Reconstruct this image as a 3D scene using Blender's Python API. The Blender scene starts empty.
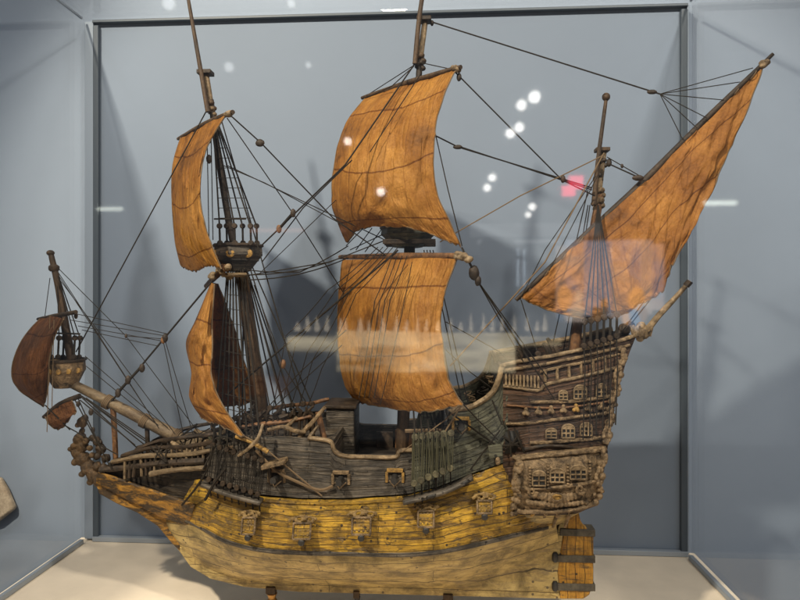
import bpy, bmesh, math, random
from mathutils import Vector, Matrix, noise

random.seed(7)
SC = bpy.context.scene
COL = SC.collection

# ------------------------------------------------------------------ camera, world, lights, exposure
CZ = 0.55
TH = math.radians(3.505)
cs, sn = math.cos(TH), math.sin(TH)
cam = bpy.data.cameras.new('camera')
camo = bpy.data.objects.new('camera', cam)
COL.objects.link(camo)
camo.location = (0, 0, CZ)
camo.rotation_euler = (math.radians(90), 0, TH)
cam.sensor_width = 36
cam.lens = 36 * 604 / 800
cam.shift_y = -7 / 800
cam.clip_start = 0.02
cam.clip_end = 100
SC.camera = camo

world = bpy.data.worlds.new('World')
SC.world = world
world.use_nodes = True
bg = world.node_tree.nodes['Background']
bg.inputs[0].default_value = (0.86, 0.92, 1.0, 1)
bg.inputs[1].default_value = 0.15

SC.view_settings.view_transform = 'Standard'
SC.view_settings.look = 'None'
SC.view_settings.exposure = 0.1
SC.view_settings.gamma = 1.0


def spot(name, loc, target, power, color, size=0.03, angle=70, blend=0.5):
    l = bpy.data.lights.new(name, 'SPOT')
    l.energy = power
    l.color = color
    l.shadow_soft_size = size
    l.spot_size = math.radians(angle)
    l.spot_blend = blend
    o = bpy.data.objects.new(name, l)
    COL.objects.link(o)
    o.location = loc
    o.rotation_euler = (Vector(target) - Vector(loc)).to_track_quat('-Z', 'Y').to_euler()
    return o


spot('spot_lamp', (-1.05, -0.35, 2.05), (-0.05, 1.0, 0.5), 285, (1.0, 0.88, 0.70), 0.045, 62)
spot('spot_lamp', (0.80, -0.45, 2.10), (0.0, 1.0, 0.45), 150, (1.0, 0.91, 0.78), 0.07, 62)
# added fill spot that brightens the case from the front
spot('spot_lamp', (-0.25, -0.9, 2.3), (-0.1, 1.0, 0.45), 34, (1.0, 0.90, 0.76), 0.12, 55)


# unseen spots added to brighten the gallery wall behind the case
for wx in (-1.75, 1.55):
    spot('wall_fill_spot', (wx, -0.1, 2.7), (wx * 0.82, 1.33, 0.3), 60, (0.92, 0.95, 1.0), 0.15, 60, 1.0)


# ------------------------------------------------------------------ geometry helpers
def W(px, py, Y):
    """real position of a thing at distance Y from the visitor whose photo shows it at px, py"""
    k = (px - 400) / 604.0
    X = Y * (k * cs - sn) / (cs + k * sn)
    d = -X * sn + Y * cs
    return Vector((X, Y, CZ - (py - 293) / 604.0 * d))


def tag(o, label=None, cat=None, group=None, kind=None):
    if label: o['label'] = label
    if cat: o['category'] = cat
    if group: o['group'] = group
    if kind: o['kind'] = kind
    return o


WLOC = {}


def empty(name, loc):
    o = bpy.data.objects.new(name, None)
    o.empty_display_size = 0.05
    COL.objects.link(o)
    o.location = loc
    WLOC[o.name] = Vector(loc)
    return o


def catmull(P, n):
    out = []
    m = len(P)
    for i in range(m - 1):
        p0 = P[max(i - 1, 0)]; p1 = P[i]; p2 = P[i + 1]; p3 = P[min(i + 2, m - 1)]
        for k in range(n):
            t = k / n
            out.append(0.5 * ((2 * p1) + (p2 - p0) * t + (2 * p0 - 5 * p1 + 4 * p2 - p3) * t * t + (3 * p1 - p0 - 3 * p2 + p3) * t ** 3))
    out.append(P[-1].copy())
    return out


class MB:
    def __init__(self):
        self.v = []; self.f = []; self.uv = {}

    def add(self, vs, fs, uvs=None):
        b = len(self.v)
        self.v += [Vector(v) for v in vs]
        for i, f in enumerate(fs):
            if uvs: self.uv[len(self.f)] = [uvs[k] for k in f]
            self.f.append([b + k for k in f])

    def tube(self, pts, r, n=6, caps=True, flat=1.0, jit=0.0):
        pts = [Vector(p) for p in pts]
        m = len(pts)
        rs = r if isinstance(r, (list, tuple)) else [r] * m
        if len(rs) != m:
            q = []
            for i in range(m):
                t = i / (m - 1) * (len(rs) - 1); a = int(min(t, len(rs) - 2)); q.append(rs[a] + (rs[a + 1] - rs[a]) * (t - a))
            rs = q
        vs = []; fs = []; us = []
        L = 0
        prev = None
        for i, p in enumerate(pts):
            d = (pts[min(i + 1, m - 1)] - pts[max(i - 1, 0)])
            if d.length < 1e-9: d = Vector((0, 0, 1))
            d.normalize()
            if prev is None:
                a = Vector((0, 1, 0)) if abs(d.y) < 0.9 else Vector((1, 0, 0))
                s = d.cross(a).normalized()
            else:
                s = (prev - d * prev.dot(d)).normalized()
            prev = s
            t = d.cross(s)
            if i: L += (p - pts[i - 1]).length
            for k in range(n):
                an = 2 * math.pi * k / n
                rr = rs[i] * (1 + (random.uniform(-jit, jit) if jit else 0))
                vs.append(p + s * math.cos(an) * rr + t * math.sin(an) * rr * flat)
                us.append((L, k / n * 0.03))
        for i in range(m - 1):
            for k in range(n):
                k2 = (k + 1) % n
                fs.append([i * n + k, i * n + k2, (i + 1) * n + k2, (i + 1) * n + k])
        if caps:
            fs.append(list(range(n))[::-1]); fs.append([(m - 1) * n + k for k in range(n)])
        self.add(vs, fs, us)
        return self

    def box(self, c, s, M=None, uvs=1):
        c = Vector(c); x, y, z = s[0] / 2, s[1] / 2, s[2] / 2
        vs = []
        for dx in (-x, x):
            for dy in (-y, y):
                for dz in (-z, z):
                    p = Vector((dx, dy, dz))
                    if M: p = M @ p
                    vs.append(c + p)
        fs = [[0, 1, 3, 2], [4, 6, 7, 5], [0, 4, 5, 1], [2, 3, 7, 6], [0, 2, 6, 4], [1, 5, 7, 3]]
        self.add(vs, fs, [(v.x, v.z) for v in vs])
        return self

    def sph(self, c, r, sc=(1, 1, 1), seg=10, amp=0.0, fr=60.0):
        c = Vector(c); vs = []; fs = []
        rings = max(4, seg // 2 + 1)
        for i in range(rings + 1):
            a = math.pi * i / rings
            for k in range(seg):
                b = 2 * math.pi * k / seg
                d = Vector((math.sin(a) * math.cos(b), math.sin(a) * math.sin(b), math.cos(a)))
                rr = r * (1 + amp * noise.noise((c + d * r) * fr))
                vs.append(c + Vector((d.x * sc[0], d.y * sc[1], d.z * sc[2])) * rr)
        for i in range(rings):
            for k in range(seg):
                k2 = (k + 1) % seg
                fs.append([i * seg + k, i * seg + k2, (i + 1) * seg + k2, (i + 1) * seg + k])
        self.add(vs, fs, [(v.x, v.z) for v in vs])
        return self

    def prism(self, poly, y0, y1):
        """poly: list of Vector (x,z taken), extruded from y0 to y1"""
        n = len(poly)
        a = [Vector((p.x, y0, p.z)) for p in poly]; b = [Vector((p.x, y1, p.z)) for p in poly]
        vs = a + b
        fs = [list(range(n)), [n + k for k in range(n)][::-1]]
        for k in range(n):
            k2 = (k + 1) % n
            fs.append([k, n + k, n + k2, k2])
        self.add(vs, fs, [(v.x, v.z) for v in vs])
        return self

    def lathe(self, c, prof, axis='Z', n=14):
        """prof: list (r, h)"""
        c = Vector(c); vs = []; fs = []
        for r, h in prof:
            for k in range(n):
                a = 2 * math.pi * k / n
                if axis == 'Z': vs.append(c + Vector((r * math.cos(a), r * math.sin(a), h)))
                elif axis == 'Y': vs.append(c + Vector((r * math.cos(a), h, r * math.sin(a))))
                else: vs.append(c + Vector((h, r * math.cos(a), r * math.sin(a))))
        m = len(prof)
        for i in range(m - 1):
            for k in range(n):
                k2 = (k + 1) % n
                fs.append([i * n + k, i * n + k2, (i + 1) * n + k2, (i + 1) * n + k])
        fs.append(list(range(n))); fs.append([(m - 1) * n + k for k in range(n)])
        self.add(vs, fs, [(v.x, v.z) for v in vs])
        return self

    def grid(self, rows, uvs=None, closed=False):
        m = len(rows); n = len(rows[0])
        vs = [p for r in rows for p in r]
        us = [u for r in uvs for u in r] if uvs else None
        fs = []
        for i in range(m - 1):
            for k in range(n - 1):
                fs.append([i * n + k, i * n + k + 1, (i + 1) * n + k + 1, (i + 1) * n + k])
        self.add(vs, fs, us)
        return self

    def build(self, name, mat, parent=None, smooth=True, solid=0, bevel=0, remesh=0, sharp=40, disp=0, off=-1, weld=False):
        me = bpy.data.meshes.new(name)
        me.from_pydata([tuple(v) for v in self.v], [], self.f)
        if self.uv:
            ul = me.uv_layers.new(name='UVMap')
            for p in me.polygons:
                u = self.uv.get(p.index)
                if u:
                    for j, li in enumerate(p.loop_indices): ul.data[li].uv = u[j]
        me.materials.append(mat)
        if not remesh:
            bm = bmesh.new(); bm.from_mesh(me)
            if weld: bmesh.ops.remove_doubles(bm, verts=bm.verts, dist=1e-6)
            bmesh.ops.recalc_face_normals(bm, faces=bm.faces)
            bm.to_mesh(me); bm.free()
        for p in me.polygons: p.use_smooth = smooth
        if smooth and not remesh and sharp:
            me.set_sharp_from_angle(angle=math.radians(sharp))
        o = bpy.data.objects.new(name, me)
        COL.objects.link(o)
        WLOC[o.name] = Vector((0, 0, 0))
        if parent:
            o.parent = parent
            o.matrix_parent_inverse = Matrix.Translation(-WLOC.get(parent.name, Vector((0, 0, 0))))
        if remesh:
            md = o.modifiers.new('remesh', 'REMESH'); md.mode = 'VOXEL'; md.voxel_size = remesh; md.use_smooth_shade = True
        if solid:
            md = o.modifiers.new('solid', 'SOLIDIFY'); md.thickness = solid; md.offset = off; md.use_even_offset = False
        if bevel:
            md = o.modifiers.new('bevel', 'BEVEL'); md.width = bevel; md.segments = 2; md.limit_method = 'ANGLE'
        return o


# ------------------------------------------------------------------ materials
def newmat(name):
    m = bpy.data.materials.new(name); m.use_nodes = True
    nt = m.node_tree
    return m, nt, nt.nodes['Principled BSDF']


def N(nt, t, **kw):
    n = nt.nodes.new(t)
    for k, v in kw.items():
        if k.startswith('_'): setattr(n, k[1:], v)
        else: n.inputs[k.replace('__', ' ')].default_value = v
    return n


def ramp(nt, stops):
    n = nt.nodes.new('ShaderNodeValToRGB')
    e = n.color_ramp.elements
    e[0].position = stops[0][0]; e[0].color = stops[0][1]
    e[1].position = stops[-1][0]; e[1].color = stops[-1][1]
    for p, c in stops[1:-1]:
        x = e.new(p); x.color = c
    return n


def c4(c): return (c[0], c[1], c[2], 1)


def mix(nt, fac, a, b, mode='MIX'):
    n = nt.nodes.new('ShaderNodeMix'); n.data_type = 'RGBA'; n.blend_type = mode
    L = nt.links
    for sock, val in ((n.inputs[0], fac), (n.inputs[6], a), (n.inputs[7], b)):
        if hasattr(val, 'links') or isinstance(val, bpy.types.NodeSocket): L.new(val, sock)
        elif isinstance(val, (int, float)): sock.default_value = val
        else: sock.default_value = c4(val)
    return n.outputs[2]


def plank_mat(name, c1, c2, bare, seam, row=0.0085, width=0.11, chip=0.5, rough=0.55, bump=0.6, streak=1.0):
    m, nt, B = newmat(name); L = nt.links
    uv = N(nt, 'ShaderNodeUVMap')
    tc = N(nt, 'ShaderNodeTexCoord')
    # wobble
    nz0 = N(nt, 'ShaderNodeTexNoise', Scale=18.0, Detail=3.0)
    L.new(tc.outputs['Object'], nz0.inputs['Vector'])
    wob = N(nt, 'ShaderNodeMix', _data_type='RGBA', _blend_type='ADD')
    wob.inputs[0].default_value = 0.011
    L.new(uv.outputs[0], wob.inputs[6]); L.new(nz0.outputs['Color'], wob.inputs[7])
    br = N(nt, 'ShaderNodeTexBrick', Scale=1.0)
    br.inputs['Brick Width'].default_value = width
    br.inputs['Row Height'].default_value = row
    br.inputs['Mortar Size'].default_value = 0.0005
    br.inputs['Mortar Smooth'].default_value = 0.5
    br.inputs['Color1'].default_value = (0.75, 0.75, 0.75, 1); br.inputs['Color2'].default_value = (1, 1, 1, 1)
    br.inputs['Mortar'].default_value = (0, 0, 0, 1)
    br.offset = 0.43
    L.new(wob.outputs[2], br.inputs['Vector'])
    mp = N(nt, 'ShaderNodeMapping'); mp.inputs['Scale'].default_value = (14, 160, 1)
    L.new(uv.outputs[0], mp.inputs['Vector'])
    st = N(nt, 'ShaderNodeTexNoise', Scale=1.0, Detail=6.0, Roughness=0.65, Distortion=0.6)
    L.new(mp.outputs[0], st.inputs['Vector'])
    big = N(nt, 'ShaderNodeTexNoise', Scale=26.0, Detail=8.0, Roughness=0.7, Distortion=0.4)
    L.new(tc.outputs['Object'], big.inputs['Vector'])
    mp2 = N(nt, 'ShaderNodeMapping'); mp2.inputs['Scale'].default_value = (30, 30, 75)
    L.new(tc.outputs['Object'], mp2.inputs['Vector'])
    chipn = N(nt, 'ShaderNodeTexNoise', Scale=1.0, Detail=9.0, Roughness=0.72, Distortion=1.2)
    L.new(mp2.outputs[0], chipn.inputs['Vector'])
    r1 = ramp(nt, [(0.35, c4(c2)), (0.62, c4(c1))]); L.new(st.outputs['Fac'], r1.inputs[0])
    r2 = ramp(nt, [(0.38, (0.16, 0.155, 0.15, 1)), (0.58, (1, 1, 1, 1))]); L.new(big.outputs['Fac'], r2.inputs[0])
    col = mix(nt, 0.8 * streak, r1.outputs[0], r2.outputs[0], 'MULTIPLY')
    rc = ramp(nt, [(chip - 0.02 + 0.06, (0, 0, 0, 1)), (chip + 0.09, (1, 1, 1, 1))]); L.new(chipn.outputs['Fac'], rc.inputs[0])
    col = mix(nt, rc.outputs[0], col, bare)
    rs = ramp(nt, [(0.0, (0, 0, 0, 1)), (0.7, (1, 1, 1, 1))]); L.new(br.outputs['Color'], rs.inputs[0])
    col = mix(nt, 0.85, col, br.outputs['Color'], 'MULTIPLY')
    sm = N(nt, 'ShaderNodeTexNoise', Scale=24.0, Detail=4.0, Roughness=0.6); L.new(tc.outputs['Object'], sm.inputs['Vector'])
    rsm = ramp(nt, [(0.38, (0.15, 0.15, 0.15, 1)), (0.6, (1, 1, 1, 1))]); L.new(sm.outputs['Fac'], rsm.inputs[0])
    sf = N(nt, 'ShaderNodeMath', _operation='MULTIPLY'); L.new(br.outputs['Fac'], sf.inputs[0]); L.new(rsm.outputs[0], sf.inputs[1])
    col = mix(nt, sf.outputs[0], col, seam)
    # grime smeared along the planks, and flaked spots
    mp4 = N(nt, 'ShaderNodeMapping'); mp4.inputs['Scale'].default_value = (22, 22, 120); L.new(tc.outputs['Object'], mp4.inputs['Vector'])
    gr = N(nt, 'ShaderNodeTexNoise', Scale=1.0, Detail=10.0, Roughness=0.78, Distortion=0.3); L.new(mp4.outputs[0], gr.inputs['Vector'])
    rg = ramp(nt, [(0.38, (1, 1, 1, 1)), (0.50, (0, 0, 0, 1))]); L.new(gr.outputs['Fac'], rg.inputs[0])
    gm = N(nt, 'ShaderNodeMath', _operation='MULTIPLY'); L.new(rg.outputs[0], gm.inputs[0]); gm.inputs[1].default_value = 0.8
    col = mix(nt, gm.outputs[0], col, [seam[0] * 1.6, seam[1] * 1.6, seam[2] * 1.6])
    # nail holes
    vo = N(nt, 'ShaderNodeTexVoronoi', Scale=62.0); L.new(tc.outputs['Object'], vo.inputs['Vector'])
    rv = ramp(nt, [(0.1, (1, 1, 1, 1)), (0.16, (0, 0, 0, 1))]); L.new(vo.outputs['Distance'], rv.inputs[0])
    col = mix(nt, rv.outputs[0], col, seam)
    L.new(col, B.inputs['Base Color'])
    B.inputs['Roughness'].default_value = rough
    B.inputs['Specular IOR Level'].default_value = 0.35
    # bump
    ma = N(nt, 'ShaderNodeMath', _operation='MULTIPLY_ADD'); L.new(br.outputs['Fac'], ma.inputs[0]); ma.inputs[1].default_value = -1.3
    L.new(st.outputs['Fac'], ma.inputs[2])
    mb = N(nt, 'ShaderNodeMath', _operation='MULTIPLY_ADD'); L.new(rc.outputs[0], mb.inputs[0]); mb.inputs[1].default_value = -0.4
    L.new(ma.outputs[0], mb.inputs[2])
    bp = N(nt, 'ShaderNodeBump', Strength=bump, Distance=0.0040); L.new(mb.outputs[0], bp.inputs['Height'])
    L.new(bp.outputs[0], B.inputs['Normal'])
    return m


def wood(name, c1, c2, rough=0.6, sc=(40, 40, 40), bump=0.5, spec=0.3, dist=0.002, lo=0.36, hi=0.64):
    m, nt, B = newmat(name); L = nt.links
    tc = N(nt, 'ShaderNodeTexCoord')
    mp = N(nt, 'ShaderNodeMapping'); mp.inputs['Scale'].default_value = sc
    L.new(tc.outputs['Object'], mp.inputs['Vector'])
    nz = N(nt, 'ShaderNodeTexNoise', Scale=1.0, Detail=8.0, Roughness=0.68, Distortion=0.5); L.new(mp.outputs[0], nz.inputs['Vector'])
    r = ramp(nt, [(lo, c4(c2)), (hi, c4(c1))]); L.new(nz.outputs['Fac'], r.inputs[0])
    nf = N(nt, 'ShaderNodeTexNoise', Scale=220.0, Detail=4.0, Roughness=0.6); L.new(tc.outputs['Object'], nf.inputs['Vector'])
    rf = ramp(nt, [(0.3, (0.55, 0.55, 0.55, 1)), (0.65, (1, 1, 1, 1))]); L.new(nf.outputs['Fac'], rf.inputs[0])
    col = mix(nt, 0.8, r.outputs[0], rf.outputs[0], 'MULTIPLY')
    L.new(col, B.inputs['Base Color'])
    B.inputs['Roughness'].default_value = rough
    B.inputs['Specular IOR Level'].default_value = spec
    ad = N(nt, 'ShaderNodeMath', _operation='ADD'); L.new(nz.outputs['Fac'], ad.inputs[0]); L.new(nf.outputs['Fac'], ad.inputs[1])
    bp = N(nt, 'ShaderNodeBump', Strength=bump, Distance=dist); L.new(ad.outputs[0], bp.inputs['Height']); L.new(bp.outputs[0], B.inputs['Normal'])
    return m


def plain(name, c, rough=0.5, metal=0, var=0.0, vs=8, emit=None, es=0, spec=0.5):
    m, nt, B = newmat(name); L = nt.links
    B.inputs['Base Color'].default_value = c4(c)
    B.inputs['Roughness'].default_value = rough
    B.inputs['Metallic'].default_value = metal
    B.inputs['Specular IOR Level'].default_value = spec
    if var:
        tc = N(nt, 'ShaderNodeTexCoord')
        nz = N(nt, 'ShaderNodeTexNoise', Scale=vs, Detail=6.0, Roughness=0.6); L.new(tc.outputs['Object'], nz.inputs['Vector'])
        r = ramp(nt, [(0.3, c4([x * (1 - var) for x in c])), (0.7, c4([min(1, x * (1 + var)) for x in c]))]); L.new(nz.outputs['Fac'], r.inputs[0])
        L.new(r.outputs[0], B.inputs['Base Color'])
        nf = N(nt, 'ShaderNodeTexNoise', Scale=400.0, Detail=2.0); L.new(tc.outputs['Object'], nf.inputs['Vector'])
        bp = N(nt, 'ShaderNodeBump', Strength=0.12, Distance=0.0008); L.new(nf.outputs['Fac'], bp.inputs['Height']); L.new(bp.outputs[0], B.inputs['Normal'])
    if emit:
        B.inputs['Emission Color'].default_value = c4(emit); B.inputs['Emission Strength'].default_value = es
    return m


def cloth(name, c1, c2, c3, trans=0.38):
    m, nt, B = newmat(name); L = nt.links
    out = nt.nodes['Material Output']
    uv = N(nt, 'ShaderNodeUVMap'); tc = N(nt, 'ShaderNodeTexCoord')
    n1 = N(nt, 'ShaderNodeTexNoise', Scale=7.0, Detail=11.0, Roughness=0.72, Distortion=0.2); L.new(tc.outputs['Object'], n1.inputs['Vector'])
    r1 = ramp(nt, [(0.36, c4(c3)), (0.49, c4(c2)), (0.62, c4(c1))]); L.new(n1.outputs['Fac'], r1.inputs[0])
    # vertical streaks in cloth space
    mp = N(nt, 'ShaderNodeMapping'); mp.inputs['Scale'].default_value = (9, 2.6, 1); L.new(uv.outputs[0], mp.inputs['Vector'])
    n2 = N(nt, 'ShaderNodeTexNoise', Scale=1.0, Detail=4.0, Roughness=0.5, Distortion=0.15); L.new(mp.outputs[0], n2.inputs['Vector'])
    r2 = ramp(nt, [(0.34, (0.6, 0.52, 0.45, 1)), (0.58, (1, 1, 1, 1))]); L.new(n2.outputs['Fac'], r2.inputs[0])
    col = mix(nt, 0.5, r1.outputs[0], r2.outputs[0], 'MULTIPLY')
    # cloth seams (u) and reef bands (v)
    sx = N(nt, 'ShaderNodeSeparateXYZ'); L.new(uv.outputs[0], sx.inputs[0])

    def band(src, freq, half, ph=0.0):
        a = N(nt, 'ShaderNodeMath', _operation='MULTIPLY_ADD'); L.new(src, a.inputs[0]); a.inputs[1].default_value = freq; a.inputs[2].default_value = ph
        f = N(nt, 'ShaderNodeMath', _operation='FRACT'); L.new(a.outputs[0], f.inputs[0])
        s = N(nt, 'ShaderNodeMath', _operation='SUBTRACT'); L.new(f.outputs[0], s.inputs[0]); s.inputs[1].default_value = 0.5
        ab = N(nt, 'ShaderNodeMath', _operation='ABSOLUTE'); L.new(s.outputs[0], ab.inputs[0])
        lt = N(nt, 'ShaderNodeMath', _operation='LESS_THAN'); L.new(ab.outputs[0], lt.inputs[0]); lt.inputs[1].default_value = half
        return lt.outputs[0]
    nw = N(nt, 'ShaderNodeTexNoise', Scale=6.0, Detail=3.0); L.new(uv.outputs[0], nw.inputs['Vector'])
    vv = N(nt, 'ShaderNodeMath', _operation='MULTIPLY_ADD'); L.new(nw.outputs['Fac'], vv.inputs[0]); vv.inputs[1].default_value = 0.03; L.new(sx.outputs[1], vv.inputs[2])
    uu = N(nt, 'ShaderNodeMath', _operation='MULTIPLY_ADD'); L.new(nw.outputs['Fac'], uu.inputs[0]); uu.inputs[1].default_value = 0.02; L.new(sx.outputs[0], uu.inputs[2])
    b1 = band(uu.outputs[0], 6.0, 0.02); b2 = band(vv.outputs[0], 3.0, 0.014, 0.02)
    seam = mix(nt, b1, (1, 1, 1), (0.82, 0.77, 0.72)); seam2 = mix(nt, b2, (1, 1, 1), (0.5, 0.4, 0.3))
    col = mix(nt, 1.0, col, seam, 'MULTIPLY'); col = mix(nt, 1.0, col, seam2, 'MULTIPLY')
    # creases: thin dark branching lines in the weave
    mpc = N(nt, 'ShaderNodeMapping'); mpc.inputs['Scale'].default_value = (6.0, 1.3, 1); mpc.inputs['Rotation'].default_value = (0, 0, 0.18); L.new(uv.outputs[0], mpc.inputs['Vector'])
    nc = N(nt, 'ShaderNodeTexNoise', Scale=1.0, Detail=4.0, Roughness=0.55, Distortion=0.2); L.new(mpc.outputs[0], nc.inputs['Vector'])
    sc_ = N(nt, 'ShaderNodeMath', _operation='SUBTRACT'); L.new(nc.outputs['Fac'], sc_.inputs[0]); sc_.inputs[1].default_value = 0.5
    ac = N(nt, 'ShaderNodeMath', _operation='ABSOLUTE'); L.new(sc_.outputs[0], ac.inputs[0])
    rc = ramp(nt, [(0.0, (0.62, 0.55, 0.48, 1)), (0.012, (1, 1, 1, 1))]); L.new(ac.outputs[0], rc.inputs[0])
    col = mix(nt, 0.28, col, rc.outputs[0], 'MULTIPLY')
    nf = N(nt, 'ShaderNodeTexNoise', Scale=320.0, Detail=3.0); L.new(tc.outputs['Object'], nf.inputs['Vector'])
    rf = ramp(nt, [(0.3, (0.66, 0.64, 0.6, 1)), (0.7, (1, 1, 1, 1))]); L.new(nf.outputs['Fac'], rf.inputs[0])
    col = mix(nt, 0.7, col, rf.outputs[0], 'MULTIPLY')
    L.new(col, B.inputs['Base Color'])
    B.inputs['Roughness'].default_value = 0.62
    B.inputs['Specular IOR Level'].default_value = 0.25
    mp3 = N(nt, 'ShaderNodeMapping'); mp3.inputs['Scale'].default_value = (6, 4, 1); mp3.inputs['Rotation'].default_value = (0, 0, 0.5); L.new(uv.outputs[0], mp3.inputs['Vector'])
    n3 = N(nt, 'ShaderNodeTexNoise', Scale=1.0, Detail=5.0, Roughness=0.6, Distortion=0.5); L.new(mp3.outputs[0], n3.inputs['Vector'])
    a = N(nt, 'ShaderNodeMath', _operation='MULTIPLY_ADD'); L.new(b1, a.inputs[0]); a.inputs[1].default_value = 0.12; L.new(n3.outputs['Fac'], a.inputs[2])
    a2 = N(nt, 'ShaderNodeMath', _operation='MULTIPLY_ADD'); L.new(b2, a2.inputs[0]); a2.inputs[1].default_value = 0.2; L.new(a.outputs[0], a2.inputs[2])
    a3 = N(nt, 'ShaderNodeMath', _operation='MINIMUM'); L.new(ac.outputs[0], a3.inputs[0]); a3.inputs[1].default_value = 0.05
    a4 = N(nt, 'ShaderNodeMath', _operation='MULTIPLY_ADD'); L.new(a3.outputs[0], a4.inputs[0]); a4.inputs[1].default_value = 3.0; L.new(a2.outputs[0], a4.inputs[2])
    bp = N(nt, 'ShaderNodeBump', Strength=0.85, Distance=0.008); L.new(a4.outputs[0], bp.inputs['Height']); L.new(bp.outputs[0], B.inputs['Normal'])
    tr = N(nt, 'ShaderNodeBsdfTranslucent'); L.new(col, tr.inputs['Color']); L.new(bp.outputs[0], tr.inputs['Normal'])
    ms = N(nt, 'ShaderNodeMixShader'); ms.inputs[0].default_value = trans
    L.new(B.outputs[0], ms.inputs[1]); L.new(tr.outputs[0], ms.inputs[2]); L.new(ms.outputs[0], out.inputs['Surface'])
    return m


def glass_mat(name, tint=(0.985, 0.99, 0.99), f0=0.035, ro=0.0):
    m, nt, B = newmat(name); L = nt.links
    out = nt.nodes['Material Output']; nt.nodes.remove(B)
    g = N(nt, 'ShaderNodeNewGeometry')
    dt = N(nt, 'ShaderNodeVectorMath', _operation='DOT_PRODUCT'); L.new(g.outputs['Incoming'], dt.inputs[0]); L.new(g.outputs['Normal'], dt.inputs[1])
    ab = N(nt, 'ShaderNodeMath', _operation='ABSOLUTE'); L.new(dt.outputs['Value'], ab.inputs[0])
    om = N(nt, 'ShaderNodeMath', _operation='SUBTRACT'); om.inputs[0].default_value = 1; L.new(ab.outputs[0], om.inputs[1])
    pw = N(nt, 'ShaderNodeMath', _operation='POWER'); L.new(om.outputs[0], pw.inputs[0]); pw.inputs[1].default_value = 5
    fr = N(nt, 'ShaderNodeMath', _operation='MULTIPLY_ADD'); L.new(pw.outputs[0], fr.inputs[0]); fr.inputs[1].default_value = 1 - f0; fr.inputs[2].default_value = f0
    t = N(nt, 'ShaderNodeBsdfTransparent'); t.inputs[0].default_value = c4(tint)
    gl = N(nt, 'ShaderNodeBsdfGlossy'); gl.inputs['Roughness'].default_value = ro
    ms = N(nt, 'ShaderNodeMixShader'); L.new(fr.outputs[0], ms.inputs[0]); L.new(t.outputs[0], ms.inputs[1]); L.new(gl.outputs[0], ms.inputs[2])
    L.new(ms.outputs[0], out.inputs['Surface'])
    return m


M = {}
M['yellow'] = plank_mat('yellow_paint', (0.62, 0.365, 0.032), (0.33, 0.18, 0.026), (0.20, 0.13, 0.055), (0.035, 0.022, 0.012), row=0.0092, width=0.19, chip=0.52, bump=0.8)
M['olive'] = plank_mat('bottom_paint', (0.58, 0.43, 0.17), (0.40, 0.285, 0.10), (0.17, 0.12, 0.055), (0.10, 0.072, 0.04), row=0.014, width=0.4, chip=0.58, bump=0.4)
M['grey'] = plank_mat('grey_planks', (0.155, 0.125, 0.092), (0.06, 0.048, 0.036), (0.24, 0.19, 0.13), (0.012, 0.010, 0.008), row=0.0105, width=0.13, chip=0.6, bump=0.9)
M['grey_shaded'] = plank_mat('shaded_head_planks', (0.075, 0.055, 0.035), (0.028, 0.02, 0.014), (0.12, 0.09, 0.06), (0.006, 0.005, 0.004), row=0.0105, width=0.13, chip=0.6, bump=0.9)  # grey planks darkened for the shade inside the head gap
M['green'] = plank_mat('green_grey_planks', (0.135, 0.13, 0.085), (0.06, 0.06, 0.04), (0.2, 0.18, 0.12), (0.010, 0.010, 0.008), row=0.0105, width=0.12, chip=0.6, bump=0.9)
M['brown_side'] = plank_mat('brown_castle_planks', (0.13, 0.064, 0.030), (0.05, 0.025, 0.014), (0.24, 0.16, 0.08), (0.012, 0.008, 0.005), row=0.008, width=0.09, chip=0.58, bump=0.9)
M['deck'] = plank_mat('deck_planks', (0.10, 0.075, 0.05), (0.05, 0.037, 0.025), (0.13, 0.1, 0.07), (0.01, 0.008, 0.006), row=0.008)
M['pale'] = wood('pale_weathered_wood', (0.34, 0.24, 0.135), (0.085, 0.056, 0.030), sc=(60, 60, 60))
M['carved'] = wood('carved_wood', (0.32, 0.215, 0.115), (0.040, 0.026, 0.014), sc=(70, 70, 70), bump=0.9, dist=0.003)
M['gilt'] = wood('old_gilding', (0.50, 0.29, 0.07), (0.16, 0.09, 0.03), sc=(80, 80, 80))
M['crest'] = wood('ochre_carving', (0.34, 0.215, 0.075), (0.08, 0.05, 0.024), sc=(80, 80, 80), bump=0.9)
M['dark'] = wood('dark_wood', (0.060, 0.038, 0.022), (0.016, 0.011, 0.007), sc=(50, 50, 50))
M['mast'] = wood('mast_wood', (0.10, 0.058, 0.028), (0.032, 0.019, 0.010), sc=(90, 90, 14))
M['sprit'] = wood('bowsprit_wood', (0.21, 0.15, 0.085), (0.09, 0.06, 0.034), sc=(20, 90, 60))
M['beak'] = wood('beak_paint', (0.40, 0.20, 0.030), (0.05, 0.032, 0.017), sc=(28, 40, 90), lo=0.46, hi=0.62)
M['figure'] = wood('old_carving_brown', (0.15, 0.09, 0.042), (0.030, 0.019, 0.011), sc=(60, 60, 60), bump=0.9, dist=0.003)
M['rust'] = wood('rusty_wood', (0.24, 0.115, 0.045), (0.07, 0.035, 0.018), sc=(60, 60, 60))
M['rope'] = plain('tarred_rope', (0.020, 0.016, 0.012), 0.85, spec=0.15)
M['rope_green'] = plain('mossy_rope', (0.06, 0.057, 0.034), 0.85, spec=0.15)
M['green_wood'] = wood('mossy_wood', (0.16, 0.14, 0.08), (0.035, 0.03, 0.02), sc=(60, 60, 60))
M['rope_pale'] = plain('hemp_rope', (0.14, 0.095, 0.055), 0.85, spec=0.15)
M['black'] = plain('blackened_iron', (0.018, 0.016, 0.014), 0.6)
M['hole_shade'] = plain('opening_shade', (0.008, 0.007, 0.006), 0.7)  # near-black put in for the shade inside recesses
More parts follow.
